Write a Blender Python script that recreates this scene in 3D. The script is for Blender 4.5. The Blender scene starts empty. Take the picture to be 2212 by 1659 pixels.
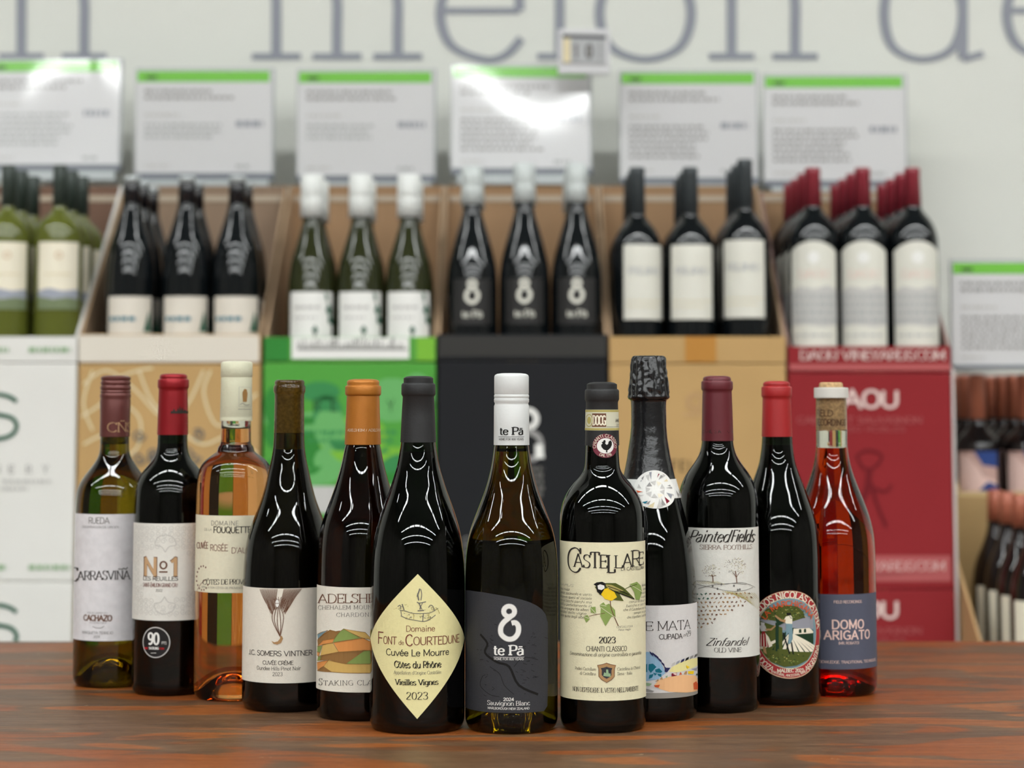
import bpy, bmesh, math, random
from mathutils import Vector, Matrix, noise
from mathutils.geometry import tessellate_polygon
random.seed(7)
PI = math.pi
SC = bpy.context.scene
COL = SC.collection

# ------------------------------------------------------------------ camera
F, CXP, HOR = 4500.0, 1106.0, 865.0        # focal length in px, centre column, eye-level row
T = 0.95                                    # table top height
CAMH = 0.28
PITCH = math.radians(5.0)
PY = HOR - F * math.tan(PITCH)
CAM = Vector((0, 0, T + CAMH))
FW = Vector((0, math.cos(PITCH), math.sin(PITCH)))
UP = Vector((0, -math.sin(PITCH), math.cos(PITCH)))
cd = bpy.data.cameras.new('camera')
cam = bpy.data.objects.new('camera', cd); COL.objects.link(cam)
cam.location = CAM; cam.rotation_euler = (PI / 2 + PITCH, 0, 0)
cd.sensor_width = 36.0; cd.lens = F / 2212.0 * 36.0
cd.shift_y = -(829.5 - PY) / 2212.0
cd.clip_start = 0.05; cd.clip_end = 60
cd.dof.use_dof = True; cd.dof.focus_distance = 1.80
cd.dof.aperture_fstop = cd.lens / 1000.0 / 0.0145
SC.camera = cam

# ------------------------------------------------------------------ world, exposure
w = bpy.data.worlds.new('world'); SC.world = w; w.use_nodes = True
w.node_tree.nodes['Background'].inputs[0].default_value = (0.9, 0.95, 1.0, 1)
w.node_tree.nodes['Background'].inputs[1].default_value = 0.0
SC.view_settings.view_transform = 'Standard'; SC.view_settings.look = 'None'
SC.view_settings.exposure = 0.0; SC.view_settings.gamma = 1.0
SC.view_settings.use_curve_mapping = False
LAMP = 30.0                                 # emission of the ceiling tubes

# ------------------------------------------------------------------ helpers
def ray(x, y): return Vector(((x - CXP) / F, 0, 0)) + UP * ((PY - y) / F) + FW
def at(x, y, Y):
    d = ray(x, y); return CAM + d * (Y / d.y)
def ground(x, y):
    d = ray(x, y); return CAM + d * (-CAMH / d.z)
def proj(p):
    d = Vector(p) - CAM; k = d.dot(FW)
    return CXP + F * d.x / k, PY - F * d.dot(UP) / k

def lin(c):
    c = c / 255.0
    return c / 12.92 if c <= 0.04045 else ((c + 0.055) / 1.055) ** 2.4
def rgb(t, a=1.0): return (lin(t[0]), lin(t[1]), lin(t[2]), a)
MATS = {}
def mat(name, c, rough=0.5, metal=0.0, spec=0.5, trans=0.0, ior=1.5, coat=0.0, emit=0.0, var=0.0, scale=60.0, bump=0.0, bscale=400.0, crough=0.05):
    if name in MATS: return MATS[name]
    m = bpy.data.materials.new(name); m.use_nodes = True; MATS[name] = m
    nt = m.node_tree; b = nt.nodes['Principled BSDF']
    b.inputs['Base Color'].default_value = rgb(c)
    b.inputs['Roughness'].default_value = rough; b.inputs['Metallic'].default_value = metal
    b.inputs['Specular IOR Level'].default_value = spec; b.inputs['IOR'].default_value = ior
    b.inputs['Transmission Weight'].default_value = trans
    b.inputs['Coat Weight'].default_value = coat; b.inputs['Coat Roughness'].default_value = crough
    if emit: b.inputs['Emission Color'].default_value = rgb(c); b.inputs['Emission Strength'].default_value = emit
    if var or bump:
        tc = nt.nodes.new('ShaderNodeTexCoord')
        if var:
            n = nt.nodes.new('ShaderNodeTexNoise'); n.inputs['Scale'].default_value = scale; n.inputs['Detail'].default_value = 5
            nt.links.new(tc.outputs['Object'], n.inputs['Vector'])
            r = nt.nodes.new('ShaderNodeValToRGB')
            k0, k1 = max(0, 1 - var), 1 + var
            L = rgb(c); r.color_ramp.elements[0].position = .3; r.color_ramp.elements[1].position = .7
            r.color_ramp.elements[0].color = (L[0] * k0, L[1] * k0, L[2] * k0, 1)
            r.color_ramp.elements[1].color = (min(1, L[0] * k1), min(1, L[1] * k1), min(1, L[2] * k1), 1)
            nt.links.new(n.outputs['Fac'], r.inputs['Fac']); nt.links.new(r.outputs['Color'], b.inputs['Base Color'])
        if bump:
            n = nt.nodes.new('ShaderNodeTexNoise'); n.inputs['Scale'].default_value = bscale; n.inputs['Detail'].default_value = 3
            nt.links.new(tc.outputs['Object'], n.inputs['Vector'])
            bp = nt.nodes.new('ShaderNodeBump'); bp.inputs['Strength'].default_value = bump; bp.inputs['Distance'].default_value = .001
            nt.links.new(n.outputs['Fac'], bp.inputs['Height']); nt.links.new(bp.outputs['Normal'], b.inputs['Normal'])
    return m
def tint(name, c):
    if name in MATS: return MATS[name]
    m = bpy.data.materials.new(name); m.use_nodes = True; MATS[name] = m; nt = m.node_tree
    nt.nodes.clear(); o = nt.nodes.new('ShaderNodeOutputMaterial'); t = nt.nodes.new('ShaderNodeBsdfTransparent')
    t.inputs[0].default_value = rgb(c); nt.links.new(t.outputs[0], o.inputs['Surface'])
    return m

def link(name, me, parent=None, mats=(), smooth=False):
    for m in mats: me.materials.append(m)
    if smooth: me.polygons.foreach_set('use_smooth', [True] * len(me.polygons))
    o = bpy.data.objects.new(name, me); COL.objects.link(o)
    if parent is not None: o.parent = parent
    return o
def from_bm(name, bm, m, parent=None, smooth=False):
    me = bpy.data.meshes.new(name); bm.to_mesh(me); bm.free()
    return link(name, me, parent, m if isinstance(m, (list, tuple)) else [m], smooth)
def tag(o, label, cat, group=None):
    o['label'] = label; o['category'] = cat
    if group: o['group'] = group
    return o
def thing(name, loc, label, cat, group=None, rz=0.0):
    o = bpy.data.objects.new(name, None); COL.objects.link(o); o.empty_display_size = .05
    o.location = loc; o.rotation_euler = (0, 0, rz)
    return tag(o, label, cat, group)
def struct(o): o['kind'] = 'structure'; return o
def add_box(bm, x0, x1, y0, y1, z0, z1, bev=0.0, mi=0):
    vs = [bm.verts.new((x, y, z)) for x in (x0, x1) for y in (y0, y1) for z in (z0, z1)]
    fs = []
    for q in ((0, 1, 3, 2), (4, 6, 7, 5), (0, 4, 5, 1), (2, 3, 7, 6), (0, 2, 6, 4), (1, 5, 7, 3)):
        f = bm.faces.new([vs[i] for i in q]); f.material_index = mi; fs.append(f)
    if bev > 0:
        es = list({e for f in fs for e in f.edges})
        bmesh.ops.bevel(bm, geom=es, offset=bev, segments=2, affect='EDGES', profile=.5)
def box(name, dims, m, parent=None, bev=0.0):
    bm = bmesh.new(); add_box(bm, *dims, bev=bev); bmesh.ops.recalc_face_normals(bm, faces=bm.faces)
    return from_bm(name, bm, m, parent)
def lathe(bm, pts, seg=96, closed=False, fn=None, mi=0):
    """revolve (r, z) points; a point with r ~ 0 is a pole"""
    rings = []
    for r, z in pts:
        if r < 1e-6: rings.append([bm.verts.new((0, 0, z))])
        else:
            ring = []
            for i in range(seg):
                a = 2 * PI * i / seg; rr = r if fn is None else r + fn(a, z)
                ring.append(bm.verts.new((rr * math.sin(a), -rr * math.cos(a), z)))
            rings.append(ring)
    pr = list(zip(rings, rings[1:])) + ([(rings[-1], rings[0])] if closed else [])
    for A, B in pr:
        if len(A) == 1 and len(B) == 1: continue
        for i in range(seg):
            j = (i + 1) % seg
            if len(A) == 1: f = bm.faces.new((A[0], B[j], B[i]))
            elif len(B) == 1: f = bm.faces.new((A[i], A[j], B[0]))
            else: f = bm.faces.new((A[i], A[j], B[j], B[i]))
            f.material_index = mi
def pchip(xs, ys):
    n = len(xs); h = [xs[i + 1] - xs[i] for i in range(n - 1)]; d = [(ys[i + 1] - ys[i]) / h[i] for i in range(n - 1)]
    m = [d[0]] + [0 if d[i - 1] * d[i] <= 0 else 2 / (1 / d[i - 1] + 1 / d[i]) for i in range(1, n - 1)] + [d[-1]]
    def f(x):
        if x <= xs[0]: return ys[0]
        if x >= xs[-1]: return ys[-1]
        k = 0
        while x > xs[k + 1]: k += 1
        t = (x - xs[k]) / h[k]
        return ((1 + 2 * t) * (1 - t) ** 2 * ys[k] + t * (1 - t) ** 2 * h[k] * m[k] + t * t * (3 - 2 * t) * ys[k + 1] + t * t * (t - 1) * h[k] * m[k + 1])
    return f

# ------------------------------------------------------------------ lettering: strokes drawn with a broad pen
G = {}
_G = r'''
A 8|[.4,0 4,10|]4,10 7.6,0|1.7,3.4 6.3,3.4
B 6.8|[]1,0 1,10|~1,10 3.4,10 5.3,9.3 5.7,7.6 5,5.9 3.2,5.3 1,5.3|~1,5.3 3.6,5.3 5.8,4.6 6.3,2.7 5.6,.8 3.6,0 1,0
C 7.4|~6.9,8.2 5.7,9.6 4.2,10 2,9 .7,6.7 .7,3.3 2,1 4.2,0 5.8,.4 7,1.9|^6.9,10 6.9,7.6
D 7.8|[]1,0 1,10|~1,10 3.6,10 6,8.9 7.2,5 6,1.1 3.6,0 1,0
E 6|[]1,0 1,10|1,10 5.5,10|1,5.2 4.6,5.2|1,0 5.7,0|^5.5,10 5.5,8.2|^5.7,0 5.7,1.9|^4.6,6.1 4.6,4.3
F 5.8|[]1,0 1,10|1,10 5.5,10|1,5 4.6,5|^5.5,10 5.5,8.2|^4.6,5.9 4.6,4.1
G 7.8|~6.9,8.2 5.7,9.6 4.2,10 2,9 .7,6.7 .7,3.3 2,1 4.2,0 5.9,.4 7,1.6|7,.6 7,4.4|4.8,4.4 7.6,4.4
H 7.6|[]1,0 1,10|[]6.6,0 6.6,10|1,5.2 6.6,5.2
I 3|[]1.5,0 1.5,10
J 4.6|]~.5,1.2 1.5,.1 2.8,.3 3.3,2 3.3,5 3.3,10
K 7|[]1,0 1,10|]1,4 6,10|]2.6,5.9 6.6,0
L 5.6|[]1,0 1,10|1,0 5.3,0|^5.3,0 5.3,2
M 9|[]1,0 1,10|1,10 4.5,1.5|4.5,1.5 8,10|[]8,0 8,10
N 7.8|[]1,0 1,10|1,10 6.8,0|]6.8,0 6.8,10
O 8|o4,10 1.6,8.7 .7,5 1.6,1.3 4,0 6.4,1.3 7.3,5 6.4,8.7
P 6.4|[]1,0 1,10|~1,10 3.4,10 5.6,9.3 6.1,7.4 5.4,5.3 3.3,4.7 1,4.7
Q 8|o4,10 1.6,8.7 .7,5 1.6,1.3 4,0 6.4,1.3 7.3,5 6.4,8.7|4.6,2.4 7.2,-1.2
R 6.8|[]1,0 1,10|~1,10 3.4,10 5.6,9.3 6.1,7.4 5.4,5.3 3.3,4.7 1,4.7|]3.4,4.7 6.6,0
S 6|~5.3,8.3 4.4,9.7 3,10 1.4,9.5 .8,7.8 1.4,6.3 3,5.3 4.7,4.2 5.4,2.5 4.6,.6 3,0 1.4,.4 .6,1.9|^5.3,9.9 5.3,7.8|^.6,.1 .6,2.3
T 7|[3.5,0 3.5,10|.4,10 6.6,10|^.4,10 .4,8.2|^6.6,10 6.6,8.2
U 7.6|[]~1,10 1,6 1,3.2 1.7,1 3.8,0 5.9,1 6.6,3.2 6.6,6 6.6,10
V 7.6|[.3,10 3.8,0|]3.8,0 7.3,10
W 11|[.3,10 3,0|3,0 5.5,10|5.5,10 8,0|]8,0 10.7,10
X 7.2|[].6,0 6.4,10|[].8,10 6.8,0
Y 7|[.3,10 3.5,4.8|]3.5,4.8 6.7,10|[3.5,0 3.5,4.8
Z 6.6|.8,10 6.1,10|6.1,10 .6,0|.6,0 6.2,0|^.8,10 .8,8.2|^6.2,0 6.2,1.8
0 6|o3,10 1.3,8.6 .7,5 1.3,1.4 3,0 4.7,1.4 5.3,5 4.7,8.6
1 4.4|[2.5,0 2.5,10|.9,8.4 2.5,10
2 6|~.9,7.7 1.5,9.5 3.1,10 4.8,9.2 5,7.3 4,5 2,2.4 .7,0|.7,0 5.3,0
3 6|~.9,8.5 2,9.8 3.4,10 4.8,9.1 4.9,7.2 4,5.7 2.3,5.3|~2.3,5.3 4.4,4.8 5.3,2.8 4.5,.7 2.9,0 1.5,.3 .6,1.6
4 6|4.2,0 4.2,10|4.2,10 .5,3|.5,3 5.6,3
5 6|1.4,10 5,10|1.4,10 1.1,5.4|~1.1,5.4 2.8,6.2 4.6,5.4 5.3,3.2 4.4,.8 2.7,0 .7,1.2
6 6|~5,9.2 3.6,10 2,9 1,6.5 .8,3|o3.1,6 1.3,5 .8,3 1.3,.9 3.1,0 4.8,.9 5.3,3 4.8,5
7 5.6|.6,10 5.2,10|5.2,10 2,0
8 6|o3,10 1.5,9.3 1.1,7.7 1.5,6.1 3,5.3 4.5,6.1 4.9,7.7 4.5,9.3|o3,5.3 1.2,4.4 .7,2.6 1.3,.8 3,0 4.7,.8 5.3,2.6 4.8,4.4
9 6|o2.9,10 1.2,9 .7,7 1.2,5 2.9,4 4.6,5 5.2,7 4.7,9.1|~5.2,7 5,3.5 4,1 2.4,0 1,.8
a 6|~1,5.4 2.2,6.5 3.8,6.4 4.6,5.2 4.7,3 4.7,0|~4.7,3.8 2.6,3.7 1,2.9 .7,1.5 1.4,.2 2.8,0 4.7,1.4
b 6.4|}1,0 1,10.4|o3.4,6.6 1.6,5.8 1,3.3 1.6,.8 3.4,0 5.2,.9 5.8,3.3 5.2,5.7
c 5.4|~4.9,5.2 4,6.4 2.9,6.6 1.3,5.5 .7,3.3 1.3,1.1 2.9,0 4.2,.4 5,1.6
d 6.6|}5.3,0 5.3,10.4|o2.9,6.6 1.2,5.7 .7,3.3 1.2,.9 2.9,0 4.7,.8 5.3,3.3 4.7,5.8|^5.3,0 6.5,.4
e 5.8|.8,3.5 5.1,3.5|~5.1,3.5 4.8,5.6 3,6.6 1.3,5.6 .7,3.3 1.3,1 3.1,0 4.3,.3 5.2,1.5
f 4|[1.7,0 1.7,6|~1.7,6 1.8,8.8 2.6,10.2 4,10.2|.4,6.5 3.5,6.5
g 6.4|o2.9,6.6 1.2,5.7 .7,3.4 1.2,1.1 2.9,.2 4.7,1.1 5.3,3.4 4.7,5.7|~5.3,6.5 5.3,3 5.3,0 4.9,-2.2 3,-3 1.1,-2.2
h 6.6|[}1.1,0 1.1,10.4|]~1.1,4.2 2.2,6.1 3.8,6.6 5.2,5.7 5.5,4 5.5,2 5.5,0
i 3|[}1.5,0 1.5,6.6|1.5,8.8 1.5,10
j 3|~1.8,6.6 1.8,2 1.8,-1.2 1.1,-2.8 0,-3|1.8,8.8 1.8,10
k 6|[}1,0 1,10.4|1,2.6 4.8,6.6|]2.4,4 5.4,0
l 3|[}1.5,0 1.5,10.4
m 10|[}1.1,0 1.1,6.6|]~1.1,4.6 2.1,6.1 3.4,6.6 4.6,5.8 5,4.2 5,2 5,0|]~5,4.6 6,6.1 7.3,6.6 8.5,5.8 8.9,4.2 8.9,2 8.9,0
n 6.6|[}1.1,0 1.1,6.6|]~1.1,4.4 2.2,6.1 3.8,6.6 5.2,5.7 5.5,4 5.5,2 5.5,0
o 6.2|o3.1,6.6 1.3,5.7 .7,3.3 1.3,.9 3.1,0 4.9,.9 5.5,3.3 4.9,5.7
p 6.4|[}1,-3 1,6.6|o3.4,6.6 1.6,5.8 1,3.3 1.6,.8 3.4,0 5.2,.9 5.8,3.3 5.2,5.7
q 6.6|5.3,-3 5.3,6.6|o2.9,6.6 1.2,5.7 .7,3.3 1.2,.9 2.9,0 4.7,.8 5.3,3.3 4.7,5.8
r 4.2|[}1.1,0 1.1,6.6|~1.1,4.2 1.9,5.8 3,6.6 4.1,6.3
s 5|~4.3,5.4 3.4,6.4 2.3,6.6 1.1,6 .9,4.7 2.4,3.5 4,2.4 4.2,1.2 3.2,.1 2.2,0 .9,.4 .6,1.4
t 4|~1.8,9 1.8,5 1.8,1.8 2.3,.3 3.8,.3|.5,6.5 3.6,6.5
u 6.6|~1.1,6.6 1.1,4 1.1,2.6 1.5,.6 3,0 4.6,.8 5.5,2.6|]5.5,6.6 5.5,0
v 5.8|[.3,6.6 2.9,0|]2.9,0 5.5,6.6
w 8.6|[.3,6.6 2.4,0|2.4,0 4.3,6.6|4.3,6.6 6.2,0|]6.2,0 8.3,6.6
x 5.6|.4,0 5.1,6.6|.5,6.6 5.3,0
y 5.8|[.3,6.6 3,0|5.5,6.6 2,-3
z 5.2|.6,6.6 4.6,6.6|4.6,6.6 .5,0|.5,0 4.7,0
. 2|1,0 1,1
, 2|1.1,.8 .6,-1.4
' 2|1,10 1,8
- 4|.6,3.6 3.4,3.6
( 3|~2.5,11 1.2,8 .9,5 1.2,1.5 2.5,-1.5
) 3|~.5,11 1.8,8 2.1,5 1.8,1.5 .5,-1.5
/ 4|.4,0 3.4,10
º 4|o2,10 1,9.3 .6,7.8 1,6.3 2,5.6 3,6.3 3.4,7.8 3,9.3|.5,3.6 3.5,3.6
◇ 6|3,9 5,5.2|5,5.2 3,1.4|3,1.4 1,5.2|1,5.2 3,9
'''
for ln in _G.strip().split('\n'):
    ch, rest = ln[0], ln[2:]
    p = rest.split('|'); G[ch] = (float(p[0]), p[1:])
G[' '] = (3.6, [])
ACC = {'é': ('e', 'a'), 'è': ('e', 'g'), 'ê': ('e', 'c'), 'ô': ('o', 'c'), 'ñ': ('n', 't'), 'ā': ('a', 'm'), 'É': ('E', 'a'), 'È': ('E', 'g'), 'Ô': ('O', 'c'), 'Ñ': ('N', 't')}
AS = {'a': ['-.6,0 .7,1.6'], 'g': ['.6,0 -.7,1.6'], 'c': ['-1.2,0 0,1.4', '0,1.4 1.2,0'], 't': ['~-1.6,.1 -.7,1 .4,.3 1.5,1.1'], 'm': ['-1.6,.6 1.6,.6']}
for k, (b_, a_) in ACC.items():
    wd, st = G[b_]; dy = 7.9 if b_.islower() else 11.2; ns = []
    for s in AS[a_]:
        sm = '~' if s[0] == '~' else ''
        ns.append(sm + ' '.join('%g,%g' % (float(q.split(',')[0]) + wd / 2, float(q.split(',')[1]) + dy) for q in s.lstrip('~').split()))
    G[k] = (wd, st + ns)

def catmull(P, closed, n=5):
    out = []; N = len(P)
    rng = range(N) if closed else range(N - 1)
    for i in rng:
        if closed: p0, p1, p2, p3 = P[(i - 1) % N], P[i], P[(i + 1) % N], P[(i + 2) % N]
        else: p0, p1, p2, p3 = P[max(0, i - 1)], P[i], P[i + 1], P[min(N - 1, i + 2)]
        for k in range(n):
            t = k / n
            out.append(tuple(.5 * ((2 * p1[j]) + (-p0[j] + p2[j]) * t + (2 * p0[j] - 5 * p1[j] + 4 * p2[j] - p3[j]) * t * t + (-p0[j] + 3 * p1[j] - 3 * p2[j] + p3[j]) * t ** 3) for j in (0, 1)))
    if not closed: out.append(tuple(P[-1]))
    return out
def ribbon(P, a, b=None, phi=0.0, closed=False, cap=0.0):
    """quads along a line; half width a for upright strokes, b for level ones"""
    if b is None: b = a
    n = len(P); L, R = [], []
    c, s = math.cos(phi), math.sin(phi)
    for i in range(n):
        if closed: q0, q1 = P[(i - 1) % n], P[(i + 1) % n]
        else: q0, q1 = P[max(0, i - 1)], P[min(n - 1, i + 1)]
        tx, ty = q1[0] - q0[0], q1[1] - q0[1]; l = math.hypot(tx, ty) or 1; tx /= l; ty /= l
        nx, ny = -ty, tx
        h = math.hypot(a * (nx * c + ny * s), b * (-nx * s + ny * c))
        x, y = P[i]
        if cap and not closed and i == 0: x -= tx * cap; y -= ty * cap
        if cap and not closed and i == n - 1: x += tx * cap; y += ty * cap
        L.append((x + nx * h, y + ny * h)); R.append((x - nx * h, y - ny * h))
    fs = [[L[i], R[i], R[i + 1], L[i + 1]] for i in range(n - 1)]
    if closed: fs.append([L[-1], R[-1], R[0], L[0]])
    return fs
STY = {  # a, b (half widths in units of a tenth of cap height), pen angle, serif half length, shear
    'sans': (.5, .45, 0, 0, 0), 'thin': (.34, .32, 0, 0, 0), 'bold': (.95, .8, 0, 0, 0), 'semi': (.68, .6, 0, 0, 0), 'heavy': (1.1, .9, 0, 0, 0),
    'serif': (.62, .24, .35, .9, 0), 'light': (.45, .2, .3, .8, 0), 'slab': (1.05, .55, 0, 1.0, 0), 'ital': (.5, .24, .4, 0, .22), 'script': (.62, .2, .55, 0, .42),
    'bserif': (.95, .35, .3, .9, 0), 'hand': (.42, .42, 0, 0, 0), 'black': (.95, .3, .75, .5, 0), 'wall': (.37, .24, 0, 1.35, 0)}
def glyph_faces(ch, ox, oy, sx, sy, sty):
    a, b, phi, sl, sh = sty; u = sy
    out = []
    if ch not in G: ch = ' '
    for st in G[ch][1]:
        fl = ''
        while st[0] in '[]{}~o^': fl += st[0]; st = st[1:]
        if '^' in fl and not sl: continue
        pts = [tuple(map(float, q.split(','))) for q in st.split()]
        tr = lambda p: (ox + (p[0] + p[1] * sh) * sx, oy - p[1] * sy)
        if '~' in fl or 'o' in fl:
            P = [tr(p) for p in catmull(pts, 'o' in fl)]
            out += ribbon(P, a * u, b * u, phi, 'o' in fl)
        else:
            P = [tr(p) for p in pts]
            for q0, q1 in zip(P, P[1:]): out += ribbon([q0, q1], a * u, b * u, phi, cap=(0 if sl else b * u * .9))
        if sl and '^' not in fl:
            for f_, e in (('[', 0), (']', -1), ('{', 0), ('}', -1)):
                if f_ in fl:
                    x, y = pts[e]; l0, l1 = (-sl - a * .6, sl + a * .6) if f_ in '[]' else (-sl - a * .6, 0)
                    yy = y + (b if y < 1 else -b) * .6
                    q0, q1 = tr((x, yy)), tr((x, yy))
                    out += ribbon([(q0[0] + l0 * min(sx, u * 1.2), q0[1]), (q1[0] + l1 * min(sx, u * 1.2), q1[1])], b * u, b * u)
    return out
def text_faces(s, u0, u1, v, h, style='sans', anchor='fit', track=0.0):
    """s set between u0 and u1 (fit), or with its natural width from / about u0 (l / c)"""
    sty = STY[style] if isinstance(style, str) else style
    sy = h / 10.0
    W = sum(G.get(c, G[' '])[0] + track for c in s) - track
    if anchor == 'fit': sx = (u1 - u0) / W; x = u0
    else:
        sx = sy * (u1 or 1.0); x = u0 - (W * sx / 2 if anchor == 'c' else 0)
    out = []
    for c in s:
        out += glyph_faces(c, x, v, sx, sy, sty); x += (G.get(c, G[' '])[0] + track) * sx
    return out
def arc_text(s, cx, cy, r, a0, a1, h, style='sans', ry=None, inside=False):
    """text along an ellipse; angles in degrees clockwise from the top; inside: letters upright at the bottom"""
    sty = STY[style]; sy = h / 10.0; ry = ry or r
    W = sum(G.get(c, G[' '])[0] for c in s); out = []; x = 0
    for c in s:
        wd = G.get(c, G[' '])[0]; t = (x + wd / 2) / W; x += wd
        a = math.radians(a0 + (a1 - a0) * t)
        px, py = cx + r * math.sin(a), cy - ry * math.cos(a)
        rot = a if not inside else a - PI
        arc = abs(math.radians(a1 - a0)) * (r + ry) / 2 / W
        for f in glyph_faces(c, -wd / 2 * arc, 0, arc, sy, sty):
            out.append([(px + q[0] * math.cos(rot) - q[1] * math.sin(rot), py + q[0] * math.sin(rot) + q[1] * math.cos(rot)) for q in f])
    return out
def ell(cx, cy, rx, ry=None, n=40, a0=0, a1=360):
    ry = ry or rx
    k = n if abs(a1 - a0) >= 360 else n + 1
    return [(cx + rx * math.cos(math.radians(a0 + (a1 - a0) * i / n)), cy + ry * math.sin(math.radians(a0 + (a1 - a0) * i / n))) for i in range(k)]

class Canvas:
    """flat shapes in (u, v) px, printed on a surface by the map function fn(u, v, off) -> xyz"""
    def __init__(s, fn, pre=None, ug=None, vg=None, ink=.00012):
        s.fn, s.pre, s.ug, s.vg, s.ink = fn, pre, ug, vg, ink; s.items = []
    def _p(s, P): return [s.pre(*q) for q in P] if s.pre else P
    def poly(s, P, c, layer=1, img=True):
        P = s._p(P) if img else P
        tri = tessellate_polygon([[Vector((x, y, 0)) for x, y in P]])
        for t in tri: s.items.append((c, layer, [P[i] for i in t]))
    def faces(s, fs, c, layer=1, img=False):
        for f in fs: s.items.append((c, layer, s._p(f) if img else f))
    def text(s, t, x0, x1, y, h, c, style='sans', layer=2, anchor='fit', track=0.0, img=True):
        if img and s.pre:
            if anchor == 'fit': u0, v = s.pre(x0, y); u1 = s.pre(x1, y)[0]
            else: u0, v = s.pre(x0, y); u1 = x1
            v = y
        else: u0, u1, v = x0, x1, y
        s.faces(text_faces(t, u0, u1, v, h, style, anchor, track), c, layer)
    def flat(s, t, x0, x1, y, h, c, style='sans', layer=2, track=0.0): s.faces(text_faces(t, x0, x1, y, h, style, 'fit', track), c, layer, True)
    def line(s, P, wd, c, layer=2, smooth=False, closed=False, img=True, b=None, phi=0.0):
        P = s._p(P) if img else P
        if smooth: P = catmull(P, closed, 4)
        s.faces(ribbon(P, wd / 2, (b / 2 if b else None), phi, closed), c, layer)
    def build(s, name, parent, cols):
        """cols: colour key -> material; returns one mesh with a slot per colour"""
        keys = []
        bm = bmesh.new()
        for k_, (c, layer, P) in enumerate(s.items):
            if c not in keys: keys.append(c)
            vs = [bm.verts.new((x, y, layer + (k_ % 13) * .03)) for x, y in P]
            try: f = bm.faces.new(vs)
            except ValueError: continue
            f.material_index = keys.index(c)
        for g, ax in ((s.ug, 0), (s.vg, 1)):
            if not g or not bm.verts: continue
            lo = min(v.co[ax] for v in bm.verts); hi = max(v.co[ax] for v in bm.verts)
            k = math.ceil(lo / g)
            while k * g < hi:
                co = Vector((0, 0, 0)); co[ax] = k * g; no = Vector((0, 0, 0)); no[ax] = 1
                bmesh.ops.bisect_plane(bm, geom=bm.verts[:] + bm.edges[:] + bm.faces[:], plane_co=co, plane_no=no, dist=1e-5)
                k += 1
        for v in bm.verts: v.co = s.fn(v.co.x, v.co.y, s.ink * v.co.z)
        return from_bm(name, bm, [cols(k) for k in keys], parent, smooth=False)

INK = {'black': (28, 27, 26), 'ink': (52, 48, 44), 'grey': (110, 108, 104), 'lgrey': (196, 194, 190), 'white': (236, 235, 230), 'maroon': (120, 60, 52), 'red': (190, 30, 38), 'brown': (112, 78, 60),
       'gold': (176, 138, 96), 'tan': (196, 160, 120), 'dgreen': (38, 92, 70), 'green': (138, 160, 88), 'orange': (222, 150, 84), 'ochre': (214, 178, 104), 'umber': (150, 112, 66), 'blue': (150, 186, 214),
       'teal': (26, 112, 134), 'navy': (44, 44, 86), 'yellow': (238, 200, 36), 'peach': (240, 190, 140), 'lyellow': (236, 228, 160), 'cream': (238, 230, 208), 'pink': (232, 200, 190), 'rust': (206, 92, 50),
       'bgreen': (84, 160, 66), 'olive': (84, 92, 40), 'wine': (120, 28, 48), 'steel': (150, 152, 160), 'sky': (120, 150, 160), 'lgreen': (150, 178, 140), 'dred': (150, 40, 42), 'line': (203, 201, 194), 'slate': (62, 62, 66), 'deep': (34, 60, 40), 'beige': (222, 208, 170), 'khaki': (176, 164, 96), 'lilac': (150, 155, 175), 'copper': (190, 120, 90), 'mid': (150, 148, 146)}
INK['gleaf4'] = (108, 176, 104); INK['gleaf1'] = (124, 184, 62); INK['gleaf2'] = (54, 132, 56); INK['gleaf3'] = (62, 138, 80); INK['redlite'] = (178, 92, 92); INK['reddark'] = (112, 28, 34); INK['pale'] = (226, 200, 194); INK['tape'] = (184, 130, 62)
INK['cream0'] = (222, 214, 200); INK['blacklip'] = (58, 57, 55); INK['haze'] = (176, 178, 176); INK['labelw'] = (222, 220, 208); INK['mistblue'] = (160, 164, 176); INK['oliveg'] = (120, 132, 100)
INK['blue0'] = (52, 74, 132); INK['labelb'] = (196, 160, 150)
def ink(k): return mat('ink_' + k, INK[k], rough=.65, spec=.15)

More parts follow.
